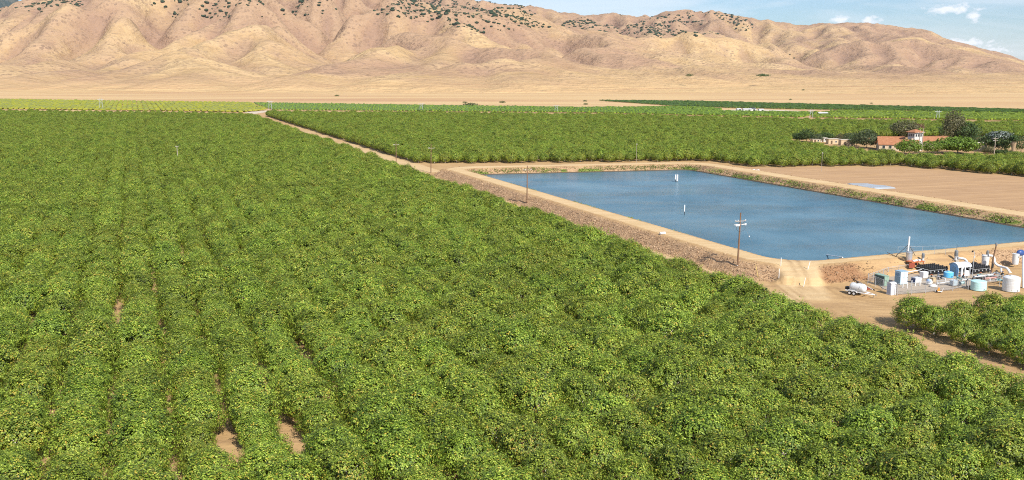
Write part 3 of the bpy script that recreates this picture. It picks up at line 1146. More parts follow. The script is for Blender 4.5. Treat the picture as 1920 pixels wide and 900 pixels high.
# oaks on the high slopes
rg = np.random.default_rng(77)
oc = []
N = 330000
x_ = rg.uniform(-5200, 5200, N)
y_ = rg.uniform(3600, 9200, N)
z_ = hz(x_, y_)
px, py = topx(x_, y_, z_)
e = .0025
nz1 = fbm(x_ / 420, y_ / 420, 201, 6, .62)
thr = np.interp(px, [-200, 230, 300, 620, 700, 900, 1000, 1080, 1250, 1400, 1450, 2000], [14, 26, 50, 34, 30, 66, 56, 62, 74, 62, 30, 0])
dens = np.clip((thr - py) / 16 + .1, 0, 1) * np.clip((nz1 + .04 + .22 * np.exp(-((px - 800) / 110) ** 2)) * 6, 0, 1)
dens = np.maximum(dens, np.clip((nz1 - .52) * 3, 0, .25) * (py < 110) * (px > 1000) * (px < 1500))
k = (rg.random(N) < dens) & (px > -100) & (px < 2020) & (py > -25)
x_, y_, z_ = x_[k][:20000], y_[k][:20000], z_[k][:20000]
print('oaks', len(x_))
n = len(x_)
# each oak: a lumpy low crown of 26 vertices
base = []
bf = []
for j, (r, zz) in enumerate([(.75, .05), (1.0, .4), (.8, .8)]):
    for i in range(7):
        base.append((r * math.cos(i * 2 * math.pi / 7 + j * .4), r * math.sin(i * 2 * math.pi / 7 + j * .4), zz))
base.append((0, 0, 1.05))
for j in range(2):
    for i in range(7):
        bf.append((j * 7 + i, j * 7 + (i + 1) % 7, (j + 1) * 7 + (i + 1) % 7, (j + 1) * 7 + i))
tri = [(14 + i, 14 + (i + 1) % 7, 21, 21) for i in range(7)]
base = np.array(base)
sz = (4.0 + 6.5 * rg.random(n) ** 2)[:, None, None]
co = base[None] * sz * (1 + .22 * rg.normal(size=(n, 22, 1))) * np.array([1, 1, .85])
co[:, :, 0] += x_[:, None]
co[:, :, 1] += y_[:, None]
co[:, :, 2] += z_[:, None] - 1.0
m, t, out = new_mat('hill_oak_leaf')
b_ = t.noise(t.n('ShaderNodeNewGeometry').outputs['Position'], .2, 3)
finish(t, out, t.ramp(b_, [(.35, (.035, .055, .035)), (.7, (.07, .09, .05))]), 1.0, spec=0)
f4 = (np.array(bf)[None] + (np.arange(n) * 22)[:, None, None]).reshape(-1, 4)
me = bpy.data.meshes.new('hill_oaks')
f3 = (np.array([(14 + i, 14 + (i + 1) % 7, 21) for i in range(7)])[None] + (np.arange(n) * 22)[:, None, None]).reshape(-1, 3)
cof = co.reshape(-1, 3).astype(np.float32)
me.vertices.add(len(cof))
me.vertices.foreach_set('co', cof.ravel())
li = np.r_[f4.ravel(), f3.ravel()].astype(np.int32)
me.loops.add(len(li))
me.loops.foreach_set('vertex_index', li)
me.polygons.add(len(f4) + len(f3))
me.polygons.foreach_set('loop_start', np.r_[np.arange(len(f4)) * 4, len(f4) * 4 + np.arange(len(f3)) * 3].astype(np.int32))
me.polygons.foreach_set('loop_total', np.r_[np.full(len(f4), 4), np.full(len(f3), 3)].astype(np.int32))
me.update(calc_edges=True)
me.materials.append(m)
tag(obj('hill_oaks', me), 'dark oak trees dotted over the high slopes of the hills', 'oak woodland', None, 'stuff')

# ------------------------------------------------------------------ single trees and bushes
def lmat(name, base, vary=.1, trans=.18):
    d = tuple(.35 * c for c in base)
    l = tuple(1.55 * c for c in base)
    return leaf_mat(name, [(0, d), (.5, base), (1, l)], vary, trans)


DARKG = lmat('dark_green_leaf', (.065, .105, .026))
GREYG = lmat('grey_green_leaf', (.085, .11, .045))
BRIGHT = lmat('bright_green_leaf', (.14, .21, .022))
OLIVE = lmat('olive_brown_leaf', (.13, .12, .055))
RUST = lmat('rusty_leaf', (.20, .11, .06))
SILVER = lmat('silvery_leaf', (.26, .29, .26))
PINKW = lmat('pale_blossom_leaf', (.36, .38, .28))


def tree(name, label, px, py, wpx, hpx, mat, n=2200, trunk=.14, group=None, size=None, lob=.22, seed=None, cat='tree', aspect=1.0, dy=0.0, mat2=None):
    X, Y = G(px, py)
    Y += dy
    X *= (Y / (Y - dy)) if dy else 1
    s = math.hypot(Y, CAMH) / FPX
    wd, hh = wpx * s * 1.12, hpx * s * 1.1
    seed = seed if seed is not None else int(px * 7 + py) % 97
    t0 = hh * trunk
    rz = (hh - t0) / 2
    e = thing(name, label, cat, (X, Y, 0), 0, group)
    obj('crown', crown_mesh('crown', mat, n, wd / 2, wd / 2 * aspect, rz, t0 + rz, seed, size=size or max(.35, wd * .055), lob=lob, sprigs=int(n / 60), yellow=0, tone0=.5, shell=.5, low=-.95), e)
    if mat2:
        obj('blossom', crown_mesh('blossom', mat2, n // 2, wd / 2 * .8, wd / 2 * .8, rz * .5, t0 + rz * 1.55, seed + 3, size=size or max(.35, wd * .05), lob=lob, sprigs=0, yellow=0, tone0=.5, shell=.5), e)
    if trunk > 0:
        obj('trunk', trunk_mesh('trunk', BARK, hh * .8, max(.12, hh * .022), wd * .3, seed), e)
    return e


TG = 'trees around the farmhouse'
for (lb, px, py, wp, hp, mt, kw) in [
    ('low dark bushy tree at the left end of the farmhouse tree line', 1499, 265, 28, 13, DARKG, {}),
    ('rounded dark green tree, tallest in the left part of the farmhouse tree line', 1512, 266, 27, 21, DARKG, {}),
    ('small grey-green tree beside a pale wall left of the farmhouse', 1531, 267, 22, 14, GREYG, {}),
    ('small dark tree above the pale walls left of the farmhouse', 1549, 262, 26, 12, DARKG, {}),
    ('brownish small tree between two pale walls left of the farmhouse', 1575, 267, 18, 14, OLIVE, {}),
    ('thin open tree with visible trunk left of the big dark farmhouse tree', 1594, 270, 24, 18, GREYG, {}),
    ('broad dark grey-green tree directly left of the farmhouse', 1625, 278, 46, 29, GREYG, {'n': 2600}),
    ('dark tree joined to the left side of the broad grey-green farmhouse tree', 1606, 274, 26, 20, DARKG, {}),
    ('dark bushy tree behind the left roof of the farmhouse', 1664, 258, 36, 14, DARKG, {'dy': 22}),
    ('olive-brown rounded tree rising behind the farmhouse roof left of the tower', 1694, 262, 46, 27, OLIVE, {'n': 2400, 'dy': 24}),
    ('reddish-brown tree just behind the tower', 1719, 260, 26, 20, RUST, {'dy': 30}),
    ('small dark tree between the tower and the tall brown tree', 1762, 258, 18, 16, DARKG, {'dy': 10}),
    ('tallest tree of the farm with a brown crown, right of the farmhouse', 1786, 268, 40, 52, OLIVE, {'n': 4200, 'aspect': .8, 'lob': .3}),
    ('dark green spreading tree at the right foot of the tallest brown tree', 1808, 268, 48, 34, DARKG, {'n': 3000}),
    ('bright green rounded tree in front of the farmhouse left of the twin pole', 1704, 289, 44, 23, BRIGHT, {'n': 2600}),
    ('bright green tree in front of the farmhouse right of the twin pole', 1747, 288, 38, 21, BRIGHT, {'n': 2200}),
    ('wide bright green tree in front of the tallest brown tree', 1795, 288, 64, 28, BRIGHT, {'n': 3600}),
    ('pale flowering shrub in front of the farmhouse wall', 1655, 281, 22, 10, PINKW, {'trunk': 0.0}),
    ('small dark tree left of the sandy wall right of the farmhouse', 1830, 270, 18, 14, DARKG, {}),
    ('large dark green tree with a silvery top at the right of the farm', 1871, 285, 54, 34, DARKG, {'n': 3200, 'mat2': SILVER}),
    ('round olive bush beside the right farm pole', 1852, 288, 20, 12, OLIVE, {'trunk': 0.0}),
    ('dark green tree right of the palm at the edge of the picture', 1914, 286, 26, 26, DARKG, {}),
    ('low dark hedge-like bush under the large silvery-topped tree', 1880, 289, 30, 7, DARKG, {'trunk': 0.0}),
    ('lone round dark bush among the palms and the olive bush', 1843, 272, 20, 12, GREYG, {}),
]:
    tree('tree' if kw.get('trunk', 1) else 'bush', lb, px, py, wp, hp, mt, group=TG, cat='tree' if kw.get('trunk', 1) else 'bush', **kw)

# palm with a shaggy trunk
X0, Y0 = G(1899, 289)
pe = thing('palm_tree', 'fan palm with a thick shaggy tan trunk near the right edge', 'palm tree', (X0, Y0, 0))
sh_b = MB().lathe([(.5, 0), (.7, 1.5), (1.0, 4), (1.25, 5.5), (.9, 6.4)], 0, 0, 12)
sh_b.build('shaggy_trunk', paint('palm_thatch', (.36, .26, .16), .95, .5, .05, scale=2), pe)
obj('crown', crown_mesh('crown', DARKG, 700, 2.2, 2.2, 1.5, 7.6, 5, size=.8, lob=.4, sprigs=20, yellow=0), pe)

# scrub on the plain
for i, (lb, px, py, wp, hp) in enumerate([
    ('widest dark green bush clump alone on the dry plain behind the green vineyard', 882, 199.5, 30, 6),
    ('small dark bush on the dry plain just above the widest clump', 872, 194, 10, 4),
    ('flat dark bush on the dry plain right of the widest clump', 942, 193, 13, 3.5),
    ('small dark bush on the plain left of the tip of the dark vineyard strip', 1097, 190.5, 9, 3.2),
    ('small dark bush below another one left of the dark vineyard tip', 1098, 196.5, 10, 3.2),
    ('tiny dark bush at the foot of the hills far left of centre', 632, 180.5, 9, 3),
    ('small green bush clump high on the fan below the right hills', 1288, 153.5, 14, 5),
    ('green bush clump in the mouth of the right valley', 1424, 152, 22, 5),
    ('tiny lone bush on the pale fan at centre right', 1482, 188, 6, 3),
    ('tiny lone bush on the pale fan near the white farm yard', 1634, 195, 6, 3),
    ('small dark bush on the fan right of centre', 1506, 171.5, 6, 3),
]):
    if py > 160:
        X, Y = G(px, py)
        zz = 0
    else:
        Y = 3300.
        X = (px - 960) / FPX * Y
        for _ in range(12):
            zt = float(hz(np.array(X), np.array(Y)))
            qx, qy = topx(X, Y, zt)
            Y += (qy - py) * 40
            Y = min(max(Y, 2000), 5000)
            X = (px - 960) / FPX * Y
        zz = zt - 1
    s = Y / FPX
    e = thing('bush', lb, 'bush', (X, Y, zz if py <= 160 else max(0, float(hz(np.array(X), np.array(Y))) if Y > 1800 else 0)))
    obj('foliage', crown_mesh('foliage', DARKG, 420, wp * s / 2, wp * s / 2, hp * s / 2, hp * s / 2, 40 + i, size=wp * s * .08, lob=.35, sprigs=0, yellow=0, low=-.95, shell=.6), e)

# ------------------------------------------------------------------ farmhouse compound
STUCCO = paint('cream_stucco', (.55, .44, .31), .9, .2, .1, scale=.4)
WHITE = paint('white_wall', (.60, .58, .53), .8, .15, .2, scale=.5)
SAND = paint('sandy_wall', (.58, .44, .28), .9, .3, .1, scale=.4)
DARKWIN = paint('dark_window', (.03, .035, .04), .25, .05, .5)
WOODD = paint('dark_wood', (.12, .08, .05), .7, .3, .2)
m, t, out = new_mat('clay_roof_tile')
pos = t.n('ShaderNodeTexCoord').outputs['Object']
wv = t.n('ShaderNodeTexWave', {'Vector': pos, 'Scale': 1.1, 'Distortion': .4}, bands_direction='X')
nn = t.noise(pos, .9, 4)
tc = t.mix(t.ramp(nn, [(.35, 0), (.7, 1)]), (.34, .145, .07), (.46, .22, .115))
tc = t.mix(t.math('MULTIPLY', wv.outputs['Fac'], .25), tc, (.34, .12, .05))
finish(t, out, tc, .85, bump=wv.outputs['Fac'], bstr=.4, bdist=.1, spec=.15)
TILE = m


def gable(mb, x0, x1, y0, y1, z0, rise, ov=.5, th=.18):
    """gable roof, ridge along x, solid with thickness"""
    ym = (y0 + y1) / 2
    A = [(x0 - ov, y0 - ov, z0 - ov * rise / (ym - y0)), (x1 + ov, y0 - ov, z0 - ov * rise / (ym - y0)), (x1 + ov, ym, z0 + rise), (x0 - ov, ym, z0 + rise),
         (x1 + ov, y1 + ov, z0 - ov * rise / (ym - y0)), (x0 - ov, y1 + ov, z0 - ov * rise / (ym - y0))]
    B = [(x, y, z + th) for x, y, z in A]
    mb.add(A + B, [(0, 3, 2, 1), (3, 5, 4, 2), (6, 7, 8, 9), (9, 8, 10, 11), (0, 1, 7, 6), (4, 5, 11, 10), (0, 6, 9, 3), (3, 9, 11, 5), (1, 2, 8, 7), (2, 4, 10, 8)])


def walls(mb, x0, x1, y0, y1, z1, rise=0):
    ym = (y0 + y1) / 2
    mb.box((x0 + x1) / 2, ym, 0, x1 - x0, y1 - y0, z1)
    if rise:
        mb.add([(x0, y0, z1), (x0, y1, z1), (x0, ym, z1 + rise), (x1, y0, z1), (x1, y1, z1), (x1, ym, z1 + rise)], [(0, 2, 1), (3, 4, 5), (0, 3, 5, 2), (1, 2, 5, 4)])


def window(parent, x, y, z, wd, hh, mat=DARKWIN, nrm='y'):
    f = MB()
    g_ = MB()
    if nrm == 'y':
        g_.box(x, y - .03, z, wd, .06, hh)
        for dx in (-wd / 2, wd / 2):
            f.box(x + dx, y - .05, z - .08, .12, .1, hh + .16)
        for dz in (-.08, hh):
            f.box(x, y - .052, z + dz, wd + .12, .1, .1)
    else:
        g_.box(x - .03, y, z, .06, wd, hh)
        for dx in (-wd / 2, wd / 2):
            f.box(x - .05, y + dx, z - .08, .1, .12, hh + .16)
        for dz in (-.08, hh):
            f.box(x - .052, y, z + dz, .1, wd + .12, .1)
    o = g_.build('window', mat, parent)
    f.build('frame', WHITE, o)


HR = -.22
h0_ = G(1648, 283)
fh = thing('farmhouse', 'long cream farmhouse wing with a stepped orange tile roof left of the tower', 'farmhouse', (h0_[0], h0_[1], 0), HR)
mb = MB()
walls(mb, 0, 19.5, 0, 9, 3.5, 2.2)
walls(mb, 1.0, 14, 9.05, 16, 4.9, 1.8)
mb.build('wall', STUCCO, fh)
mb = MB()
gable(mb, 0, 19.5, 0, 9, 3.5, 2.2)
gable(mb, 1.0, 14, 9.05, 16, 4.9, 1.8)
mb.build('roof', TILE, fh)
for x in (2.2, 5.4, 9.5, 13.2, 17):
    window(fh, x, 0, 1.3, 1.4, 1.5)
MB().box(11.4, -.04, 0, 1.2, .08, 2.4).build('door', WOODD, fh)
MB().box(16.5, 3.4, 5.0, .9, .9, 1.6, .05).build('chimney', STUCCO, fh)

t0_ = G(1723, 284)
tw = thing('tower', 'square white three storey tower with an orange hipped roof on the farmhouse', 'tower', (t0_[0], t0_[1] + 6, 0), .32)
MB().box(0, 0, 0, 5.0, 5.0, 9.6).build('wall', WHITE, tw)
rf = MB()
e_ = 3.4
rf.add([(-e_, -e_, 9.5), (e_, -e_, 9.5), (e_, e_, 9.5), (-e_, e_, 9.5), (-e_, -e_, 9.75), (e_, -e_, 9.75), (e_, e_, 9.75), (-e_, e_, 9.75), (0, 0, 11.2)],
       [(0, 3, 2, 1), (0, 1, 5, 4), (1, 2, 6, 5), (2, 3, 7, 6), (3, 0, 4, 7), (4, 5, 8), (5, 6, 8), (6, 7, 8), (7, 4, 8)])
rf.build('roof', TILE, tw)
for x in (-1.5, 0, 1.5):
    window(tw, x, -2.5, 7.4, 1.0, 1.3)
    window(tw, -2.5, x, 7.4, 1.0, 1.3, nrm='x')
window(tw, 0, -2.5, 4.0, 1.0, 1.3)
MB().cyl((0.3, 0, 11.0), (0.3, 0, 16.0), .05).build('antenna', DARKWIN, tw)
fw = thing('farmhouse', 'wide orange roofed farmhouse wing right of the white tower', 'farmhouse', (G(1736, 281)[0], G(1736, 281)[1] + 4, 0), -.06)
mb = MB()
walls(mb, 0, 14, 0, 11, 4.0, 2.4)
mb.build('wall', STUCCO, fw)
mb = MB()
gable(mb, 0, 14, 0, 11, 4.0, 2.4)
mb.build('roof', TILE, fw)
for x in (2, 6, 10.5):
    window(fw, x, 0, 1.2, 1.4, 1.6)
lk = thing('link_building', 'low orange roofed link between the farmhouse wing and the tower', 'house', (G(1704, 283)[0], G(1704, 283)[1] + 8, 0), .1)
mb = MB()
walls(mb, 0, 6.6, 0, 6, 4.0, 1.4)
mb.build('wall', STUCCO, lk)
mb = MB()
gable(mb, 0, 6.6, 0, 6, 4.0, 1.4)
mb.build('roof', TILE, lk)
for i, (lb, px, py, L, H_, rot, mt) in enumerate([
    ('pale shed wall at the left end of the farm tree line', 1531, 268, 4.5, 2.0, .05, SAND),
    ('low sandy outbuilding among the trees left of the farmhouse', 1563, 270, 6, 2.8, .04, SAND),
    ('sandy outbuilding with a flat roof next to the big dark farm tree', 1590, 273, 8, 3.2, .05, SAND),
    ('small white outbuilding behind the low trees far left of the farmhouse', 1545, 266, 4.0, 2.2, .0, WHITE),
    ('sandy flat roofed building between the bright green tree and the silvery-topped tree', 1835, 281, 9, 3.6, -.05, SAND),
]):
    X, Y = G(px, py)
    e = thing('outbuilding', lb, 'shed', (X, Y, 0), rot)
    MB().box(0, 2, 0, L, 4, H_).build('wall', mt, e)
    MB().box(0, 2, H_, L + .5, 4.5, .18).build('roof', paint('shed_roof', (.55, .48, .38), .8), e)
    MB().box(-L * .2, -.03, 0, 1.0, .06, 1.9).build('door', WOODD, e)
    window(e, L * .22, 0, .9, .9, .8)

# far white yard
for i, (lb, px, py, L, H_) in enumerate([
    ('long white shed in the far pale yard', 1402, 209, 9, 2.2),
    ('small dark roofed shed in the far pale yard', 1412, 208.5, 6, 2.6),
    ('white tank-like shed left in the far pale yard', 1386, 208.2, 4, 2.0),
    ('white box shed right of the dark one in the far pale yard', 1428, 209, 5, 1.8),
    ('lone white shed in the light green vineyard', 1544, 216, 9, 1.9),
]):
    X, Y = G(px, py)
    e = thing('shed', lb, 'shed', (X, Y, 0), .1)
    MB().box(0, 2.5, 0, L, 5, H_).build('wall', WHITE, e)
    mb = MB()
    gable(mb, -L / 2, L / 2, 0, 5, H_, .8, .3)
    mb.build('roof', paint('dark_sheet_roof', (.12, .13, .14), .6) if i == 1 else paint('white_sheet_roof', (.55, .55, .53), .5), e)
    MB().box(L * .2, -.03, 0, 2.2, .06, 2.0).build('door', DARKWIN, e)

# ------------------------------------------------------------------ poles
WOODP = paint('pole_wood', (.20, .115, .07), .9, .4, .1, scale=1.5)
GREYW = paint('grey_wood', (.40, .34, .28), .9, .4, .1, scale=1.5)
PORC = paint('porcelain', (.80, .80, .78), .3, .1, .5)
STEEL = paint('galvanised_steel', (.50, .52, .53), .45, .2, .5, metal=.3)
BLACK = paint('black_plastic', (.015, .016, .018), .5, .1, .4)


def utility_pole(label, px, py, hgt, arm=2.6, armz=None, lean=0.0, mat=None, group=None, arms=1, z=0.0, rot=None, thin=1.0):
    X, Y = G(px, py, z)
    e = thing('utility_pole', label, 'utility pole', (X, Y, z), PHI if rot is None else rot, group)
    MB().tube([(0, 0, -.3), (lean * .5, 0, hgt * .5), (lean, 0, hgt)], [.2 * thin, .17 * thin, .13 * thin], 9).build('pole', mat or WOODP, e)
    for q in range(arms):
        az = (armz or hgt - .9) - q * 1.1
        x0 = lean * az / hgt
        ar = MB().box(x0, -.17, az - .06, arm, .10, .13, .01).build('crossarm', GREYW, e)
        ins = MB()
        for dx in (-arm / 2 + .12, -arm / 4, arm / 2 - .12):
            ins.lathe([(.03, az + .07), (.08, az + .12), (.05, az + .18), (.09, az + .24), (.03, az + .3)], x0 + dx, -.17, 8)
        ins.build('insulator', PORC, ar)
    return e


# the near pole with fuse cutouts and looping jumpers
p1 = utility_pole('tall brown wooden utility pole with white insulators, nearest to the dirt ramp', 1382, 512, 12.4, 2.6, 10.7, .25)
cut = MB()
for dx in (-1.15, -.95, -.62, -.4):
    cut.lathe([(.07, 9.75), (.12, 9.85), (.07, 9.95), (.12, 10.05), (.07, 10.15)], dx + .2, -.3, 8)
    cut.cyl((dx + .2, -.4, 9.7), (dx + .28, -.45, 10.2), .035)
for dx in (1.0, 1.2):
    cut.lathe([(.07, 9.8), (.13, 9.92), (.07, 10.0), (.13, 10.1), (.07, 10.2)], dx + .2, -.3, 8)
cut.build('fuse_cutout', PORC, p1)
MB().box(.2, .16, 9.9, 2.5, .12, .12).build('crossarm', PORC, p1)
mb = MB()
for sgn in (-1, 1):
    mb.tube([(.2 + sgn * 1.0, -.3, 9.8), (.2 + sgn * 1.05, -.3, 9.1), (.2 + sgn * .6, -.25, 8.7), (.2 + sgn * .1, -.2, 8.55)], .025, 6)
    mb.tube([(.2 + sgn * 1.2, -.17, 10.7), (.2 + sgn * .15, -.15, 10.0)], .03, 6)
mb.build('jumper_wire', BLACK, p1)
MB().lathe([(.181, .9), (.19, .92), (.19, 1.02), (.181, 1.04)], 0.02, 0, 10).build('white_band', PORC, p1)
MB().lathe([(.181, 1.5), (.19, 1.52), (.19, 1.62), (.181, 1.64)], 0.03, 0, 10).build('white_band', PORC, p1)
mb = MB()
mb.cyl((.25, 0, 11.6), (5.0, 2.0, 5.2), .009, n=5)
gw = mb.build('guy_wire', GREYW, p1)
MB().ellipsoid((3.6, 1.41, 7.1), .11, .11, .15).build('guy_insulator', PORC, gw)
UG = 'wooden utility poles beside the dirt road'
utility_pole('utility pole at the foot of the left bank, its top in front of the lake', 988, 385, 12.2, 2.7, 10.9, .1, group=UG)
utility_pole('utility pole at the far left corner of the reservoir bank', 808, 324, 11.8, 2.7, 10.0, .25, group=UG)
utility_pole('utility pole beside the dirt road just left of the reservoir corner', 743, 311, 10.6, 2.7, 9.2, .1, group=UG)
utility_pole('thin grey utility pole rising from the middle of the large left orchard', 334, 312, 8.8, 1.2, 8.6, .0, GREYW)
utility_pole('left of the two close poles in front of the farmhouse tower', 1722, 289, 12.6, 4.8, 10.6, 0, GREYW)
utility_pole('right of the two close poles in front of the farmhouse tower', 1728, 290, 13.0, 2.0, 11.0, 0, GREYW)
utility_pole('pale utility pole with two crossarms in front of the large silvery-topped tree', 1864, 290, 8.6, 3.2, 8.0, 0, GREYW, arms=2)
utility_pole('faint pole in the right orchard behind the reservoir', 1193, 309, 9.5, .5, 9.0, 0, GREYW, thin=.4)
utility_pole('faint thin pole among the orchard trees right of the reservoir', 1540, 322, 8.0, .5, 7.6, 0, GREYW, thin=.4)
DG = 'distant power line towers on the plain'
for i, (lb, px, py, hpx) in enumerate([('faint distant tower in the yellow vineyard', 190, 205, 21), ('faint distant tower at the bright road end between the two vineyards', 507, 208, 20),
                                       ('faint distant tower in the green vineyard left of centre', 790, 209, 16), ('faint distant tower right of centre in the green vineyard', 1043, 211, 14),
                                       ('faint distant tower right of the white farm yard', 1521, 221, 16), ('faint distant tower in the light vineyard above the farmhouse', 1758, 224, 17)]):
    X, Y = G(px, py)
    s = Y / FPX
    hh = hpx * s
    e = thing('power_tower', lb, 'pylon', (X, Y, 0), .3, DG)
    mb = MB()
    for dx in (-1.6, 1.6):
        mb.cyl((dx, 0, 0), (dx * .7, 0, hh), .22, .12, 6)
    mb.build('leg', STEEL, e)
    mb = MB()
    mb.box(0, 0, hh * .86, 7, .25, .3)
    mb.cyl((-1.4, 0, hh * .45), (1.2, 0, hh * .86), .08, n=5).cyl((1.4, 0, hh * .45), (-1.2, 0, hh * .86), .08, n=5)
    mb.build('crossarm', STEEL, e)

# markers standing in the lake and at the ramp
WP = paint('white_paint', (.80, .80, .78), .5, .12, .3)
for i, (lb, px, py, h_, r_) in enumerate([('left one of the two white gauge pipes close together in the lake', 1266, 341, 2.7, .22),
                                          ('right and fuller one of the two white gauge pipes close together in the lake', 1269.5, 341, 2.7, .34),
                                          ('lone white gauge pipe with a dark foot standing in the middle of the lake', 1283, 403, 2.9, .16)]):
    X, Y = G(px, py, WATER)
    e = thing('gauge_pipe', lb, 'gauge post', (X, Y, 0), 0, 'white gauge pipes standing in the lake')
    z1 = WATER + h_
    zs = WATER + h_ * (.35 if i != 1 else .12)
    MB().cyl((0, 0, -1.2), (0, 0, zs), r_ * .55, n=8).build('foot', BLACK if i != 1 else WOODD, e)
    MB().cyl((0, 0, zs), (.02, 0, z1), r_, n=10).build('pipe', WP, e)
YEL = paint('faded_yellow', (.62, .48, .18), .6, .3, .2)
for i, (lb, p0, z0, p1, z1, mt, r_) in enumerate([
    ('white marker post at the top left of the dirt ramp', (1464, 497), 2.2, (1464, 482), 0, WP, .07),
    ('white marker post lower on the left side of the dirt ramp', (1460.5, 517), 1.0, (1460.5, 500), 0, WP, .07),
    ('leaning white pipe at the upper right side of the dirt ramp', (1514, 504), 2.0, (1518, 489), .6, WP, .07),
    ('leaning white pipe at the lower right side of the dirt ramp', (1507, 522), .9, (1510, 506), .4, WP, .07),
    ('leaning faded yellow pole on the brush slope near the tall pole', (1422, 521), .3, (1416, 498), -.8, YEL, .07)]):
    X, Y = G(p0[0], p0[1], z0)
    zt = zg(X, Y)
    X, Y = G(p0[0], p0[1], zt)
    zt = zg(X, Y)
    s = math.hypot(Y, CAMH) / FPX
    hh = (p0[1] - p1[1]) * s * 1.02
    dx = (p1[0] - p0[0]) * s
    mb = MB().cyl((0, 0, -.3), (dx, 0, hh), r_, r_, 8)
    mb.ellipsoid((dx, 0, hh), r_ * 1.1, r_ * 1.1, r_ * .7, 8, 4)
    o = mb.build('marker_post', mt, None, (X, Y, zt))
    tag(o, lb, 'post')
# pipe lying in the water
pa, pb = G(1547, 474, WATER + .1), G(1580, 483, 2.7)
o = MB().cyl((0, 0, WATER - .3), (pb[0] - pa[0], pb[1] - pa[1], 2.75), .11, n=10).build('intake_pipe', WP, None, (pa[0], pa[1], 0))
tag(o, 'white pipe sloping from the near bank into the lake', 'pipe')
# white drum on the left bank slope
X, Y = G(1242, 448, 1.5)
zt = zg(X, Y)
e = thing('white_barrel', 'small white barrel lying on the brown slope of the left bank', 'barrel', (X, Y, zt + .3), .4)
MB().cyl((-.7, 0, 0), (.7, 0, 0), .3, n=14).build('shell', WP, e)
MB().ring((-.3, 0, 0), (1, 0, 0), .3, .03).build('hoop', STEEL, e)
MB().ring((.3, 0, 0), (1, 0, 0), .3, .03).build('hoop', STEEL, e)
rg_ = random.Random(4)
for i, px in enumerate((1402, 1410, 1419)):
    X, Y = G(px, 320 + i * .6)
    e = thing('pipe_bundle', 'one of three small white pipe bundles at the far corner of the bare field', 'pipe bundle', (X, Y, .1), .3 + .2 * i, 'white pipe bundles at the corner of the bare field')
    mb = MB()
    for q, (yy, zz) in enumerate([(-.25, .15), (.05, .15), (.35, .15), (-.1, .4), (.2, .4)]):
        mb.cyl((-1.6 + .1 * q, yy, zz), (1.5, yy, zz), .14, n=8)
    mb.build('pipes', WP, e)
    MB().box(0, .05, .0, .12, .95, .56).build('strap', STEEL, e)
# grey sheeting in the brown field
gp = [(1588, 345.5), (1625, 346.5), (1640, 348.5), (1660, 350.5), (1680, 354), (1640, 355.5), (1605, 352.5)]
gpw = [G(*p) for p in gp]
mb = MB()
nn_ = len(gpw)
cx_, cy_ = sum(p[0] for p in gpw) / nn_, sum(p[1] for p in gpw) / nn_
mb.add([(x, y, .12) for x, y in gpw] + [(x + (cx_ - x) * .08, y + (cy_ - y) * .08, .5 + .12 * (i % 2)) for i, (x, y) in enumerate(gpw)],
       [tuple(range(nn_, 2 * nn_))] + [(i, (i + 1) % nn_, nn_ + (i + 1) % nn_, nn_ + i) for i in range(nn_)])
o = mb.build('irrigation_pipe_stack', paint('grey_pipe_stack', (.36, .40, .43), .6, .8, .3, scale=.35))
tag(o, 'low flat stack of pale grey pipes lying at the near edge of the bare field', 'pipe stack')

# ------------------------------------------------------------------ pump station
def at(px, py, z=0.0):
    X, Y = G(px, py, z)
    return X, Y


CONC = paint('concrete', (.46, .42, .36), .9, .4, .1, scale=1.0)
sheet('pad', [at(*p) for p in [(1683, 552.5), (1712, 550), (1736, 548.5), (1760, 545), (1778, 544.5), (1798, 540), (1822, 537), (1836, 531), (1868, 529), (1882, 521), (1872, 513), (1840, 511), (1780, 512), (1735, 511), (1700, 514), (1668, 519), (1640, 529), (1655, 541)]], .075, paint('grey_gravel', (.42, .35, .27), .95, .8, .05, scale=1.2))
BLUEG = paint('blue_grey_paint', (.28, .42, .50), .5, .2, .4)
PALEB = paint('pale_blue_paint', (.55, .68, .74), .5, .15, .4)
GREENP = paint('faded_green_paint', (.26, .38, .30), .6, .3, .3)
POLYW = paint('white_poly', (.66, .67, .66), .45, .3, .4, scale=.8)
TEALP = paint('pale_teal_poly', (.48, .74, .72), .4, .12, .4, scale=.8)
SKYB = paint('sky_blue_poly', (.12, .48, .80), .35, .1, .4)
NAVY = paint('navy_plastic', (.03, .07, .20), .4, .1, .4)
RUSTO = paint('rust_orange_paint', (.52, .14, .045), .7, .35, .2)
DKRED = paint('red_brown_paint', (.30, .07, .04), .8, .3, .1)
GREYM = paint('grey_machine', (.22, .24, .25), .5, .25, .5, metal=.2)
LTG = paint('light_grey_paint', (.62, .63, .62), .5, .2, .4)
TEALM = paint('teal_machine', (.16, .42, .40), .5, .2, .4)
TYRE = paint('tyre_rubber', (.02, .02, .02), .85, .1, .1)

def land(px, py):
    """where the sight line of a photo point meets the banked ground"""
    best = None
    for z in np.arange(CREST + .3, -.05, -.04):
        X, Y = G(px, py, z)
        if zg(X, Y) >= z:
            return X, Y, float(z)
    X, Y = G(px, py, 0)
    return X, Y, 0.0


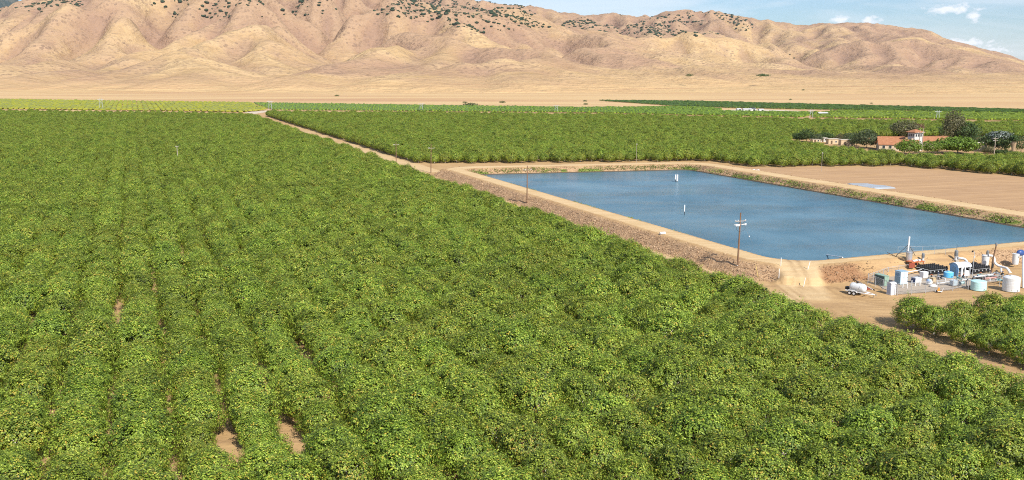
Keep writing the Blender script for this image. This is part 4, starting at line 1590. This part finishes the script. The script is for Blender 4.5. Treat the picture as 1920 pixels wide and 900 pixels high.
# nurse tank trailer
X, Y = at(1607, 553)
tr = thing('tank_trailer', 'white two axle tank trailer parked on the dirt left of the portable toilet', 'trailer', (X, Y, 0), -.85)
mb = MB()
mb.box(0, -.72, .62, 4.0, .14, .16).box(0, .72, .62, 4.0, .14, .16)
for x in (-1.9, -.6, .7, 1.9):
    mb.box(x, 0, .63, .12, 1.4, .13)
mb.cyl((1.9, -.72, .7), (3.5, 0, .62), .08, n=6).cyl((1.9, .72, .7), (3.5, 0, .62), .08, n=6)
mb.build('frame', WP, tr)
mb = MB()
mb.lathe([(.02, -1.55), (.45, -1.5), (.72, -1.3), (.80, -1.0), (.80, 1.0), (.72, 1.3), (.45, 1.5), (.02, 1.55)], 0, 0, 22)
mb.v = [(z + .1, y * .92, x + 1.42) for x, y, z in mb.v]
tk = mb.build('tank', POLYW, tr, smooth=True)
MB().lathe([(.24, 2.14), (.24, 2.28), (.05, 2.32)], -.1, 0, 14).build('filler_lid', BLACK, tk)
mb = MB()
for x in (-.6, .8):
    mb.ring((x, 0, 1.42), (1, 0, 0), .80, .025, 26, 5)
mb.build('strap', STEEL, tk)
for x in (-.95, -.1):
    for y in (-.98, .98):
        wl = MB().lathe([(.20, -.12), (.36, -.12), (.40, -.07), (.40, .07), (.36, .12), (.20, .12)], 0, 0, 20)
        wl.v = [(a_ + x, c_ + y, b_ + .40) for a_, b_, c_ in wl.v]
        wo_ = wl.build('wheel', TYRE, tr)
        rm = MB().lathe([(.06, -.13), (.22, -.125), (.22, .125), (.06, .13)], 0, 0, 14)
        rm.v = [(a_ + x, c_ + y, b_ + .40) for a_, b_, c_ in rm.v]
        rm.build('rim', WP, wo_)
for y in (-.98, .98):
    mb = MB()
    mb.tube([(-1.5, y, .62), (-1.3, y, .88), (-.95, y, .92), (-.1, y, .92), (.25, y, .88), (.45, y, .62)], .06, 6)
    mb.build('fender', WP, tr)
MB().box(-2.0, 0, .78, .55, .7, .5, .05).build('pump_box', BLACK, tr)
MB().box(3.55, 0, .56, .35, .16, .14, .03).cyl((3.2, 0, .1), (3.2, 0, .75), .045, n=6).build('hitch', GREYM, tr)

# portable toilet
X, Y = at(1673, 553.5)
pt = thing('portable_toilet', 'white portable toilet with its door side coloured as in shade, standing at the fence corner', 'portable toilet', (X, Y + .6, 0), PHI)
mb = MB().box(0, 0, .12, 1.15, 1.15, 1.98, .04)
mb.build('cabin', paint('toilet_white', (.78, .79, .80), .5, .08, .3), pt)
MB().box(0, 0, 0, 1.22, 1.22, .12).build('base', LTG, pt)
mb = MB()
N_ = 8
pr = [(-.6, 0)] + [(-.6 * math.cos(math.pi * i / N_), .26 * math.sin(math.pi * i / N_)) for i in range(1, N_)] + [(.6, 0)]
v = [(-.62, x, 2.1 + z) for x, z in pr] + [(.62, x, 2.1 + z) for x, z in pr]
k_ = len(pr)
mb.add(v, [tuple(range(k_)), tuple(range(2 * k_ - 1, k_ - 1, -1))] + [(i, k_ + i, k_ + (i + 1) % k_, (i + 1) % k_) for i in range(k_)])
mb.build('roof', POLYW, pt)
MB().box(-.59, 0, .2, .04, .86, 1.82, .01).build('door', paint('toilet_door_shade', (.40, .47, .58), .5, .1, .3), pt)  # grey-blue of the door paints the shade on this unlit face
MB().box(-.62, -.32, 1.05, .03, .08, .16).build('handle', BLACK, pt)
MB().box(0.05, -.585, 1.86, .8, .02, .10).build('vent_grille', GREYM, pt)
MB().cyl((.45, .45, 2.0), (.45, .45, 2.62), .05, n=8).build('vent_pipe', BLACK, pt)


def cabinet(label, px, py, sx, sy, h_, mat, side=None, name='electrical_cabinet', top=None, doors=2, zz=.15, dmat=None):
    X, Y = at(px, py)
    c, s = math.cos(PHI), math.sin(PHI)
    # px,py = front left bottom corner
    cx, cy = X + sx / 2 * c - sy / 2 * s, Y + sx / 2 * s + sy / 2 * c
    e = thing(name, label, 'cabinet', (cx, cy, .12), PHI)
    MB().box(0, 0, zz - .12 if zz > .12 else 0, sx, sy, h_, .015).build('housing', mat, e)
    MB().box(0, 0, h_ + .03, sx + .12, sy + .12, .07).build('lid', top or mat, e)
    for i in range(doors):
        wd = sx / doors
        d = MB().box(-sx / 2 + wd * (i + .5), -sy / 2 - .02, .18, wd - .08, .035, h_ - .3).build('door', dmat or mat, e)
        MB().box(-sx / 2 + wd * (i + .85), -sy / 2 - .055, h_ * .5, .05, .04, .18).build('handle', BLACK, d)
    if side:
        n_ = max(2, int(sy / .8))
        for i in range(n_):
            wd = sy / n_
            d = MB().box(-sx / 2 - .02, -sy / 2 + wd * (i + .5), .12, .035, wd - .08, h_ * .55).build('side_panel', side, e)
        mb = MB()
        for q in range(5):
            mb.box(-sx / 2 - .04, 0, h_ * .66 + q * .12, .06, sy - .3, .05)
        mb.build('louvre', side, e)
    return e


cabinet('faded green cabinet with a louvred side coloured as in shade, nearest behind the portable toilet', 1657.5, 538, 1.1, 2.6, 1.85, GREENP, paint('shaded_panel', (.05, .08, .08), .5, .15, .3), top=GREENP)  # side panels are coloured dark for the shade on the left face
cabinet('tall blue-grey electrical cabinet, largest of the pump station cabinets', 1687.5, 535, 1.75, 1.5, 2.45, PALEB, BLUEG, top=BLUEG)
cabinet('low white chest with a blue side between the tall cabinet and the white bags', 1716.5, 533, 1.5, 1.2, .95, POLYW, NAVY, name='storage_chest', top=POLYW, doors=1)
cabinet('white equipment box standing left of the black filter rows', 1731, 522.5, 1.25, 1.0, 1.05, WP, None, name='equipment_box', top=WP, doors=1)
cabinet('tan crate beside the white and blue bag', 1749, 531, .8, .8, .8, paint('tan_crate', (.55, .42, .25), .8, .3, .1), None, name='crate', doors=1)
# bag of material
X, Y = at(1742, 535)
bg_ = thing('bulk_bag', 'slumped white and blue bulk bag next to the tan crate', 'bag', (X, Y, .1), .4)
mb = MB().ellipsoid((0, 0, .55), .62, .55, .62, 12, 8)
mb.v = [(x * (1 + .12 * math.sin(z * 7 + y * 5)), y, max(0, z)) for x, y, z in mb.v]
mb.build('sack', WP, bg_, smooth=True)
MB().ellipsoid((-.3, -.1, .8), .38, .5, .38, 10, 6).build('flap', paint('blue_tarp', (.30, .42, .62), .6, .1, .2), bg_, smooth=True)
mb = MB().ellipsoid((0, 0, .2), .75, .5, .3, 12, 6)
o = mb.build('plastic_sheeting', WP, None, (*at(1750, 539), .1), smooth=True)
tag(o, 'crumpled white plastic sheeting on the ground right of the bulk bag', 'plastic sheet')


def round_tank(label, px, py, r, h_, mat, dome=.25, ribs=3, top=None, lid=True):
    X, Y = at(px, py)
    e = thing('storage_tank', label, 'tank', (X, Y + r, .1), .3)
    prof = [(r, 0)]
    for i in range(ribs):
        z0 = h_ * (i + 1) / (ribs + 1)
        prof += [(r, z0 - .05), (r * .985, z0), (r, z0 + .05)]
    prof += [(r, h_ - .08), (r * .97, h_)]
    MB().lathe(prof, 0, 0, 36).build('shell', mat, e, smooth=False)
    tp = MB().lathe([(r * .97, h_ + .003), (r * .75, h_ + dome * .6), (r * .3, h_ + dome), (.02, h_ + dome)], 0, 0, 36).build('top', top or mat, e)
    if lid:
        MB().lathe([(.28, h_ + dome * .9), (.28, h_ + dome + .12), (.05, h_ + dome + .16)], -.1 * r, 0, 16).build('lid', mat, tp)
    MB().cyl((0, -r - .12, .25), (0, -r + .1, .25), .09, n=10).build('outlet', BLACK, e)
    return e


round_tank('largest white plastic water tank, at the right end of the pump station', 1903, 549, 1.5, 2.55, POLYW, .28)
round_tank('wide pale teal round tank standing outside the fence', 1841, 547, 1.38, 1.65, TEALP, .12, lid=False)
round_tank('bright sky blue round tank beside the black filters', 1782, 522, .92, 1.0, SKYB, .12, top=paint('sky_blue_lid', (.30, .62, .85), .35, .1, .4), ribs=1)
X, Y = at(1885, 534)
dr = thing('drum', 'dark blue plastic drum between the big white tank and the teal pump', 'drum', (X, Y, .1))
MB().lathe([(.36, 0), (.4, .06), (.4, .55), (.42, .58), (.4, .61), (.4, 1.1), (.36, 1.16)], 0, 0, 18).build('shell', NAVY, dr)
MB().lathe([(.3, 1.163), (.3, 1.19), (.04, 1.2)], 0, 0, 12).build('lid', BLACK, dr)
# caged tote
X, Y = at(1790, 538)
ib = thing('caged_tote', 'pale translucent tote in a metal cage behind the fence, below the sky blue tank', 'tote', (X, Y + .5, .1), PHI)
MB().box(0, 0, .16, 1.12, .95, .95, .08).build('bottle', paint('tote_plastic', (.50, .62, .68), .35, .1, .4), ib)
MB().box(0, 0, 0, 1.2, 1.0, .14).build('pallet', WOODD, ib)
mb = MB()
for q in range(7):
    x = -.6 + .2 * q
    for y in (-.5, .5):
        mb.cyl((x, y, .14), (x, y, 1.15), .018, n=5)
for q in range(6):
    y = -.5 + .2 * q
    for x in (-.6, .6):
        mb.cyl((x, y, .14), (x, y, 1.15), .018, n=5)
for z in (.3, .6, .9, 1.15):
    mb.ring((0, 0, z), (0, 0, 1), .001, .001, 4, 3)
    for s1, s2 in (((-.6, -.5), (.6, -.5)), ((.6, -.5), (.6, .5)), ((.6, .5), (-.6, .5)), ((-.6, .5), (-.6, -.5))):
        mb.cyl((*s1, z), (*s2, z), .018, n=5)
mb.build('cage', STEEL, ib)

# filter banks
def filter_bank(label, px, py, nx_, ny_):
    X, Y = at(px, py)
    e = thing('filter_bank', label, 'water filters', (X, Y, .1), PHI, None)
    mb = MB()
    for j in range(ny_):
        mb.cyl((-.4, j * 1.05, .35), (nx_ * .5 + .2, j * 1.05, .35), .13, n=8)
        mb.cyl((-.4, j * 1.05 + .3, .95), (nx_ * .5 + .2, j * 1.05 + .3, .95), .10, n=8)
    mb.build('manifold', BLACK, e)
    for j in range(ny_):
        for i in range(nx_):
            x, y = i * .5, j * 1.05
            p = MB().lathe([(.14, .4), (.24, .5), (.24, .92), (.27, .95), (.27, 1.02), (.24, 1.05), (.22, 1.42), (.08, 1.55)], x, y, 10).build('filter_pod', BLACK, e)
            MB().lathe([(.275, .955), (.285, .96), (.285, 1.01), (.275, 1.015)], x, y, 8).build('clamp', LTG, p)
            if (i + j) % 2 == 0:
                MB().box(x, y - .33, .62, .16, .14, .2).build('valve', LTG, p)
    mb = MB()
    for x in (-.2, nx_ * .25, nx_ * .5):
        for j in range(ny_):
            mb.box(x - .25, j * 1.05 + .15, -.1, .08, .5, .42)
    mb.build('rack', GREYM, e)


filter_bank('bank of black disc filters in rows left of the white roofed pump shelter', 1742, 517, 10, 4)
filter_bank('bank of black disc filters in rows right of the white roofed pump shelter', 1825, 515, 9, 4)

# arched shelter with blue door
X, Y = at(1791, 519)
sh_ = thing('pump_shelter', 'small shelter with a white arched roof and a blue door panel above the filters', 'shelter', (X + 1.4, Y + 1.2, .1), PHI - .1)
mb = MB()
N_ = 10
def arch(r, th_):
    return [(r * math.cos(math.pi * i / N_), r * .62 * math.sin(math.pi * i / N_)) for i in range(N_ + 1)]
o_, i_ = arch(1.3, 0), arch(1.22, 0)
v = []
for x in (-1.6, 1.7):
    v += [(x, y, 1.85 + z) for y, z in o_] + [(x, y, 1.85 + z) for y, z in i_]
k_ = N_ + 1
fs = []
for i in range(N_):
    fs += [(i, i + 1, 2 * k_ + i + 1, 2 * k_ + i), (k_ + i, 3 * k_ + i, 3 * k_ + i + 1, k_ + i + 1), (i, k_ + i, k_ + i + 1, i + 1), (2 * k_ + i, 2 * k_ + i + 1, 3 * k_ + i + 1, 3 * k_ + i)]
fs += [(0, 2 * k_, 3 * k_, k_), (N_, k_ + N_, 3 * k_ + N_, 2 * k_ + N_)]
mb.add(v, fs)
mb.build('roof', POLYW, sh_)
pr = [(-1.1, 0)] + [(1.2 * math.cos(math.pi * (1 - i / N_)), 1.8 + .7 * math.sin(math.pi * i / N_)) for i in range(N_ + 1)] + [(1.1, 0)]
v = [(-1.42, y, z) for y, z in pr] + [(-1.32, y, z) for y, z in pr]
k_ = len(pr)
MB().add(v, [tuple(range(k_)), tuple(range(2 * k_ - 1, k_ - 1, -1))] + [(i, k_ + i, k_ + (i + 1) % k_, (i + 1) % k_) for i in range(k_)]).build('end_panel', paint('panel_blue', (.30, .48, .66), .5, .12, .3), sh_)
MB().box(-1.46, 0, .1, .05, .9, 1.7).build('door', BLUEG, sh_)
for x, y in ((1.45, -1.1), (1.45, 1.1), (.2, -1.15), (.2, 1.15)):
    MB().box(x, y, 0, .2, .14, 1.95).build('post', WP, sh_)
MB().box(.7, -1.0, 0, .8, .5, 1.1, .03).build('control_box', WP, sh_)
MB().cyl((-.7, -1.3, 0), (-.7, -1.3, 1.5), .22, n=12).cyl((-.7, -1.3, 1.5), (-.2, -1.0, 1.9), .2, n=12).build('white_column', WP, sh_)


# vertical turbine pumps on the bank
def turbine(label, px, py, z0, h_, mat, elbow_dir, label2=None, antenna=0.0, cat='pump'):
    X, Y, z0 = land(px, py)
    z0 += .1
    e = thing('turbine_pump', label, cat, (X, Y, z0), PHI)
    k = h_ / 2.2
    MB().box(0, 0, -.6, .9 * k, .9 * k, .85).build('base', CONC, e)
    MB().lathe([(.28 * k, .25), (.3 * k, .3), (.3 * k, .8 * k), (.36 * k, .85 * k), (.36 * k, .95 * k)], 0, 0, 16).build('discharge_head', LTG, e)
    m_ = MB().lathe([(.30 * k, .955 * k), (.34 * k, 1.0 * k), (.34 * k, 1.75 * k), (.30 * k, 1.8 * k), (.36 * k, 1.85 * k), (.34 * k, 2.05 * k), (.12 * k, 2.2 * k)], 0, 0, 18).build('motor', mat, e)
    mb = MB()
    for i in range(12):
        a = i * math.pi / 6
        mb.box(.35 * k * math.cos(a), .35 * k * math.sin(a), 1.1 * k, .04, .04, .6 * k)
    mb.build('cooling_fin', mat, m_)
    if antenna:
        MB().cyl((0, 0, 2.1 * k), (0, 0, 2.1 * k + antenna), .03, n=6).build('antenna', BLACK, m_)
    return e


turbine('dark vertical pump motor beside the orange platform and its white elbow pipe', 1730, 491, 1.6, 1.75, GREYM, 0)
turbine('grey vertical pump motor with an antenna above the white arched shelter', 1792, 490, 1.9, 2.3, GREYM, 0, antenna=1.3)
turbine('dark pump motor above the white concrete sump, left of the brown pole', 1851, 485, 2.4, 1.7, GREYM, 0)


def pipe(label, pts, r, mat, flanges=True, name='pipe'):
    pw = [(*at(px, py, z), z) for px, py, z in pts]
    X0, Y0, Z0 = pw[0]
    # round the bends
    q = [Vector(p) - Vector((X0, Y0, 0)) for p in pw]
    out_ = [q[0]]
    for i in range(1, len(q) - 1):
        a, b, c = q[i - 1], q[i], q[i + 1]
        l1 = min(.45, (b - a).length * .45)
        l2 = min(.45, (c - b).length * .45)
        s_ = b + (a - b).normalized() * l1
        e_ = b + (c - b).normalized() * l2
        for tt in (0, .33, .66, 1):
            out_.append(s_ * (1 - tt) ** 2 + b * 2 * tt * (1 - tt) + e_ * tt * tt)
    out_.append(q[-1])
    e = thing(name, label, 'pipe', (X0, Y0, 0))
    MB().tube(out_, r, 12).build('pipe_run', mat, e, smooth=True)
    if flanges:
        for a, b in ((q[0], q[1]), (q[-1], q[-2])):
            d = (b - a).normalized()
            MB().cyl(a, a + d * .1, r * 1.45, n=14).build('flange', mat, e)
    return e


pipe('white elbow pipe curving down from the dark pump motor by the orange platform', [(1732, 484, 2.0), (1737.5, 484, 2.1), (1740, 495, .9), (1741, 501, .6)], .27, WP)
pipe('short white elbow pipe behind the white arched shelter roof', [(1796, 484, 2.6), (1808, 485, 2.5), (1813, 490, 2.0), (1814, 497, 1.2)], .24, LTG)
pipe('long white pipe stepping down the bank from the white sump to the big white tank', [(1853, 479, 3.2), (1863, 480, 3.1), (1866, 495, 1.6), (1877, 500, 1.2), (1889, 503, 1.3), (1894, 512, .4)], .24, WP)
pipe('white standing pipe under the middle of the long stepped pipe', [(1877, 500, 1.1), (1877, 511, .0)], .2, WP, False)
pipe('horizontal grey manifold pipe in front of the right filter bank', [(1826, 519, .8), (1845, 517, .8), (1862, 514.5, .8)], .16, LTG)
pipe('pinkish manifold pipe right of the grey one behind the pale teal tank', [(1846, 522, .7), (1868, 520, .7)], .18, paint('pink_pipe', (.52, .28, .24), .6, .3, .3))
pipe('teal pipe with flanges left of the dark blue drum', [(1870, 525, .7), (1882, 526, .7)], .22, TEALM)
pipe('teal-grey pipe fitting right of the caged tote', [(1800, 531, .6), (1807, 530, .6)], .24, paint('teal_grey', (.38, .52, .50), .5, .2, .4))
pipe('light grey pipe low along the front of the left filter bank', [(1757, 531, .55), (1784, 528, .55)], .12, LTG)
pipe('long thin grey pipe on supports between the orange platform and white box', [(1702, 510, .9), (1732, 505, .9)], .10, LTG)
pipe('tall white upright pipe at the right edge behind the big white tank', [(1919, 541, .0), (1919, 480, 5.2)], .22, WP, False)
pipe('thin dark pipe lying on the dirt up from the white trailer', [(1597, 521, .35), (1612, 532, .12), (1640, 544, .1)], .09, BLACK, False)
pipe('pale pipe beside the thin dark one on the dirt', [(1606, 526, .16), (1636, 543, .14)], .07, LTG, False)
o = sheet('mat', [at(*p) for p in [(1612, 534), (1618, 535.5), (1634, 543), (1622, 544.5)]], .06, DKRED)
del o['kind']
o.name = 'red_mat'
mb = MB()
P_ = [at(*p) for p in [(1613, 535), (1619, 535.5), (1634, 543), (1622, 545)]]
mb.add([(x, y, .02) for x, y in P_] + [(x, y, .1) for x, y in P_], [(0, 3, 2, 1), (4, 5, 6, 7), (0, 1, 5, 4), (1, 2, 6, 5), (2, 3, 7, 6), (3, 0, 4, 7)])
me_ = bpy.data.meshes.new('red_mat')
me_.from_pydata(mb.v, [], mb.f)
me_.materials.append(DKRED)
o.data = me_
tag(o, 'flat dark red plate lying on the dirt behind the white trailer', 'steel plate')

# sumps
for lb, px, py, z0, r, h_, blue in [('white concrete sump cylinder set in the bank left of the brown pole', 1850, 497, .9, .72, 1.9, False),
                                    ('white sump cylinder in the bank at the right edge with a blue cover beside it', 1907, 491, 1.3, .66, 1.6, False)]:
    X, Y = at(px, py, z0)
    e = thing('sump', lb, 'sump', (X, Y + r, z0), 0)
    MB().lathe([(r * .9, -.6), (r * .94, 0), (r, h_ - .1), (r * 1.08, h_ - .08), (r * 1.08, h_)], 0, 0, 24).build('barrel', POLYW, e)
    MB().lathe([(r * .95, h_ + .003), (r * .9, h_ + .06), (.1, h_ + .08)], 0, 0, 20).build('cover', LTG, e)
X, Y = at(1913, 478, 2.6)
bc_ = thing('pump_cover', 'deep blue rounded cover at the right edge on top of the bank', 'cover', (X, Y, 2.5), PHI)
mb = MB().ellipsoid((0, 0, .5), 1.0, .6, .75, 16, 8)
mb.v = [(x, y, max(z, .0)) for x, y, z in mb.v]
mb.build('shell', paint('deep_blue', (.03, .08, .25), .4, .1, .4), bc_, smooth=True)
MB().box(0, 0, -.3, 2.1, 1.2, .32).build('base', CONC, bc_)

# silver tank with white vent stack and guys, orange platform
X, Y, Z_ = land(1704, 490)
st_ = thing('steel_tank', 'round silver steel tank on the bank under the tall white stack', 'tank', (X, Y, Z_ + .3), 0)
MB().lathe([(.62, -.8), (.62, 1.5), (.66, 1.53), (.66, 1.6)], 0, 0, 22).build('shell', paint('bright_steel', (.60, .61, .62), .3, .2, .6, metal=.6), st_)
MB().lathe([(.6, 1.603), (.3, 1.72), (.05, 1.76)], 0, 0, 18).build('top', STEEL, st_)
mb = MB()
for a in np.arange(0, 6.2, 1.05):
    mb.cyl((.72 * math.cos(a), .72 * math.sin(a), 1.3), (.72 * math.cos(a), .72 * math.sin(a), 2.4), .03, n=5)
mb.ring((0, 0, 2.4), (0, 0, 1), .72, .03, 20, 5).ring((0, 0, 1.9), (0, 0, 1), .72, .025, 20, 5)
mb.build('guard_rail', GREYM, st_)
X, Y, Z_ = land(1701.5, 479)
vs_ = thing('vent_stack', 'tall white upright stack with two dark braces above the silver tank', 'stack', (X, Y, Z_), 0)
MB().cyl((0, 0, -.3), (.03, 0, .9), .10, n=10).build('foot', BLACK, vs_)
MB().cyl((.03, 0, .9), (.12, 0, 4.0), .17, n=14).build('stack_pipe', WP, vs_)
MB().cyl((.06, 0, 2.3), (-2.6, -.4, -.1), .05, n=6).build('brace', BLACK, vs_)
MB().cyl((.1, 0, 2.3), (1.9, -.5, -.7), .05, n=6).build('brace', BLACK, vs_)
X, Y, Z_ = land(1719, 506)
pf = thing('platform', 'rust orange steel platform on legs right of the silver tank', 'platform', (X, Y, Z_), PHI)
MB().box(.4, 1.0, 1.5, 3.4, 1.7, .14).build('deck', RUSTO, pf)
MB().box(-1.3, .1, .5, 1.5, .12, 1.0).build('side_plate', DKRED, pf)
for x in (-1.2, .3, 1.9):
    for y in (.25, 1.75):
        MB().box(x, y, -.3, .12, .12, 1.8).build('leg', RUSTO if x > 0 else WOODD, pf)
MB().cyl((-.4, .8, 1.66), (1.4, 1.0, 1.75), .22, n=12).build('white_pipe', WP, pf)
MB().box(1.0, .6, 1.66, .5, .5, .35, .03).build('motor_box', LTG, pf)
X, Y = at(1665, 477, 2.65)
cw = thing('catwalk', 'narrow dark steel walkway from the crest down to the silver tank', 'walkway', (X, Y, 0), 0)
q0, q1 = Vector((0, 0, 2.95)), Vector((*(np.array(at(1690, 485, 2.5)) - np.array((X, Y))), 2.5))
MB().cyl(q0, q1, .06, n=6).cyl(q0 + Vector((0, .5, .02)), q1 + Vector((0, .5, .02)), .06, n=6).build('rail', WOODD, cw)
MB().cyl(q0 + (q1 - q0) * .35 - Vector((0, 0, .6)), q0 + (q1 - q0) * .35, .05, n=6).build('post', WOODD, cw)
q2 = Vector((*(np.array(at(1708, 501, .9)) - np.array((X, Y))), .9))
mb = MB()
for i in range(9):
    c_ = q1.lerp(q2, i / 8)
    mb.box(c_.x, c_.y, c_.z, 1.1, .3, .08)
mb.build('stair', WOODD, cw)

# brown pole, sensor pole
X, Y = at(1859, 508, .3)
bp = thing('instrument_pole', 'brown wooden pole with a dark instrument on top at the right filter bank', 'pole', (X, Y, .1), 0)
MB().tube([(0, 0, -.2), (.15, 0, 3), (.5, 0, 5.5)], [.17, .15, .13], 10).build('pole', WOODP, bp)
MB().lathe([(.14, 5.45), (.2, 5.5), (.2, 5.95), (.1, 6.05)], .5, 0, 12).build('instrument', GREYM, bp)
MB().box(0.02, -.2, .9, .4, .16, .9).build('meter_box', BLACK, bp)
X, Y = at(1823, 519, 0)
sp = thing('sensor_pole', 'thin grey pole with a small black sensor beside the white arched shelter', 'pole', (X, Y, .1), PHI)
MB().cyl((0, 0, 0), (0, 0, 5.0), .055, n=8).cyl((-.45, 0, 4.95), (.1, 0, 4.9), .035, n=6).build('pole', STEEL, sp)
MB().ellipsoid((-.5, 0, 5.1), .16, .16, .2, 10, 6).build('sensor', BLACK, sp)
MB().box(.12, 0, 3.8, .2, .16, .28).build('junction_box', LTG, sp)
# big hose loop
X, Y = at(1817, 541)
o = MB().ring((0, 0, 1.0), (.45, -1, .12), .95, .045, 40, 6).ring((.1, .12, .95), (.5, -1, .2), .9, .045, 40, 6).build('hose_loop', BLACK, None, (X, Y, .05))
tag(o, 'large standing loop of black hose left of the pale teal tank', 'hose')
X, Y = at(1827, 538)
ve = thing('valve_set', 'cluster of white and brown valve fittings between the hose loop and the teal tank', 'valve', (X, Y, .1), 0)
MB().cyl((-.6, 0, .5), (.8, 0, .5), .16, n=10).cyl((0, 0, .1), (0, 0, .9), .14, n=10).build('body', LTG, ve)
MB().ring((0, 0, 1.05), (0, 0, 1), .22, .03).build('handwheel', RUSTO, ve)
MB().box(.5, .1, .0, .3, .3, .35).build('foot', CONC, ve)
vr_ = random.Random(9)
for i in range(14):
    px, py = [(1806, 524), (1812, 529), (1832, 526), (1838, 521), (1850, 526), (1857, 520), (1864, 524), (1868, 517), (1879, 519), (1799, 527), (1765, 526), (1759, 522), (1746, 525), (1875, 530)][i]
    X, Y = at(px, py)
    e = thing('valve_fitting', 'small pipe and valve fitting, one of many scattered between the filters and the tanks', 'valve', (X, Y, .1), vr_.random() * 3, 'small valve fittings scattered in the pump yard')
    mt = [GREYM, LTG, BLACK, TEALM, LTG, GREYM][i % 6]
    L_ = .5 + vr_.random() * .8
    MB().cyl((-L_, 0, .45), (L_, 0, .45), .13, n=10).cyl((-L_, 0, .45), (-L_, 0, 0), .12, n=10).cyl((L_ * .95, 0, .45), (L_ * .95, 0, -.05), .12, n=10).build('pipe_run', mt, e)
    MB().cyl((-.12, 0, .45), (.12, 0, .45), .22, n=12).cyl((0, 0, .45), (0, 0, .95), .07, n=8).build('valve_body', [BLACK, GREYM][i % 2], e)
    MB().ring((0, 0, .98), (0, 0, 1), .2, .03, 16, 5).box(0, 0, .965, .38, .03, .03).build('handwheel', [RUSTO, BLACK, NAVY][i % 3], e)
# small orange and white cart
X, Y = at(1760, 548.5)
ct = thing('sprayer_cart', 'small orange and white handcart on the dirt outside the fence', 'cart', (X, Y, .02), -.4)
MB().box(0, 0, .16, 1.2, .5, .1).build('frame', WP, ct)
MB().add([(-.35, -.2, .26), (.25, -.2, .26), (.25, .2, .26), (-.35, .2, .26), (-.05, -.1, 1.0), (.05, -.1, 1.0), (.05, .1, 1.0), (-.05, .1, 1.0)],
         [(0, 3, 2, 1), (4, 5, 6, 7), (0, 1, 5, 4), (1, 2, 6, 5), (2, 3, 7, 6), (3, 0, 4, 7)]).build('hopper', paint('bright_orange', (.80, .32, .06), .5, .15, .3), ct)
MB().cyl((.5, -.2, .2), (.75, -.2, .85), .025, n=5).cyl((.5, .2, .2), (.75, .2, .85), .025, n=5).cyl((.75, -.2, .85), (.75, .2, .85), .025, n=5).build('handle', WP, ct)
for y in (-.3, .3):
    MB().cyl((-.35, y - .04, .18), (-.35, y + .04, .18), .18, n=14).build('wheel', TYRE, ct)


# chain link fences: posts and rails are parts of one fence run
def fence(label, pts, h_, z=0.1, n_=None, mesh=True, r=.045, mat=STEEL, grid=.3):
    pw = [Vector((*at(px, py, z), z)) for px, py in pts]
    o0 = pw[0].copy()
    e = thing('fence', label, 'fence', (o0.x, o0.y, 0), 0)
    pw = [p - Vector((o0.x, o0.y, 0)) for p in pw]
    up = Vector((0, 0, h_))
    mb = MB()
    wires = MB()
    for a, b in zip(pw[:-1], pw[1:]):
        L = (b - a).length
        k = max(1, round(L / 2.6))
        for i in range(k + (b is pw[-1])):
            p = a.lerp(b, i / k)
            MB().cyl(p - Vector((0, 0, .2)), p + up + Vector((0, 0, .06)), r * 1.15, n=7).build('post', mat, e)
        mb.cyl(a + up, b + up, r * .75, n=6)
        if not mesh:
            mb.cyl(a + up * .5, b + up * .5, r * .6, n=6)
        if mesh:
            m_ = int(L / grid)
            d = (b - a).normalized()
            hv = h_
            for i in range(-int(hv / grid), m_):
                for sg in (0, 1):
                    t0 = i * grid
                    t1 = t0 + hv
                    z0, z1 = 0.0, hv
                    if t0 < 0:
                        z0 = -t0
                        t0 = 0
                    if t1 > L:
                        z1 -= t1 - L
                        t1 = L
                    if t1 <= t0:
                        continue
                    za, zb = (z0, z1) if sg == 0 else (hv - z0, hv - z1)
                    wires.cyl(a + d * t0 + Vector((0, 0, za)), a + d * t1 + Vector((0, 0, zb)), .006, n=3, cap=False)
    mb.build('rail', mat, e)
    if mesh:
        wires.build('chain_link', mat, e)
    return e


fence('chain link fence along the dirt road in front of the pump station', [(1682, 553.5), (1735, 549), (1786, 544.5), (1815, 543)], 2.1)
fence('chain link fence running back from the portable toilet beside the green cabinet', [(1680, 553), (1655, 543), (1627, 531)], 1.9)
fence('chain link fence at the back of the cabinets below the bank', [(1627, 530), (1665, 516), (1704, 510)], 1.6, mesh=True)
fence('post and rail fence behind the pale teal tank', [(1846, 535), (1874, 535), (1880, 533)], 1.9, mesh=False)
fence('thin rail fence on the crest of the bank behind the pumps', [(1683, 478), (1752, 476), (1793, 476.5)], 1.7, z=2.6, mesh=False, r=.028)
fence('low rail fence in front of the caged tote', [(1757, 537), (1790, 535)], 1.1, mesh=False, r=.04, mat=LTG)
for i, (px, py) in enumerate([(1692.5, 541), (1700.5, 541.5), (1709, 538), (1716, 537), (1724.5, 536.5), (1650, 535.5)]):
    X, Y = at(px, py)
    o = MB().cyl((0, 0, 0), (0, 0, 1.15), .075, n=10).ellipsoid((0, 0, 1.15), .075, .075, .05, 10, 4).build('bollard', WP, None, (X, Y, .1))
    tag(o, 'white pipe bollard in front of the green louvred cabinet' if i == 5 else 'thin pale pipe bollard in the row before the tall blue-grey cabinet and chest', 'bollard', 'pale pipe bollards guarding the cabinets')

# ------------------------------------------------------------------ haze
if HAZE:
    m = bpy.data.materials.new('haze_air')
    m.use_nodes = True
    m.node_tree.nodes.clear()
    t = NT(m.node_tree)
    out = t.n('ShaderNodeOutputMaterial')
    pv = t.n('ShaderNodeVolumePrincipled', {'Color': (.80, .88, 1.0), 'Density': HAZE, 'Anisotropy': .2})
    m.node_tree.links.new(pv.outputs[0], out.inputs['Volume'])
    MB().box(0, 9300, -6, 26000, 20000, 1720).build('haze', m)
    tag(bpy.data.objects['haze'], kind='stuff')
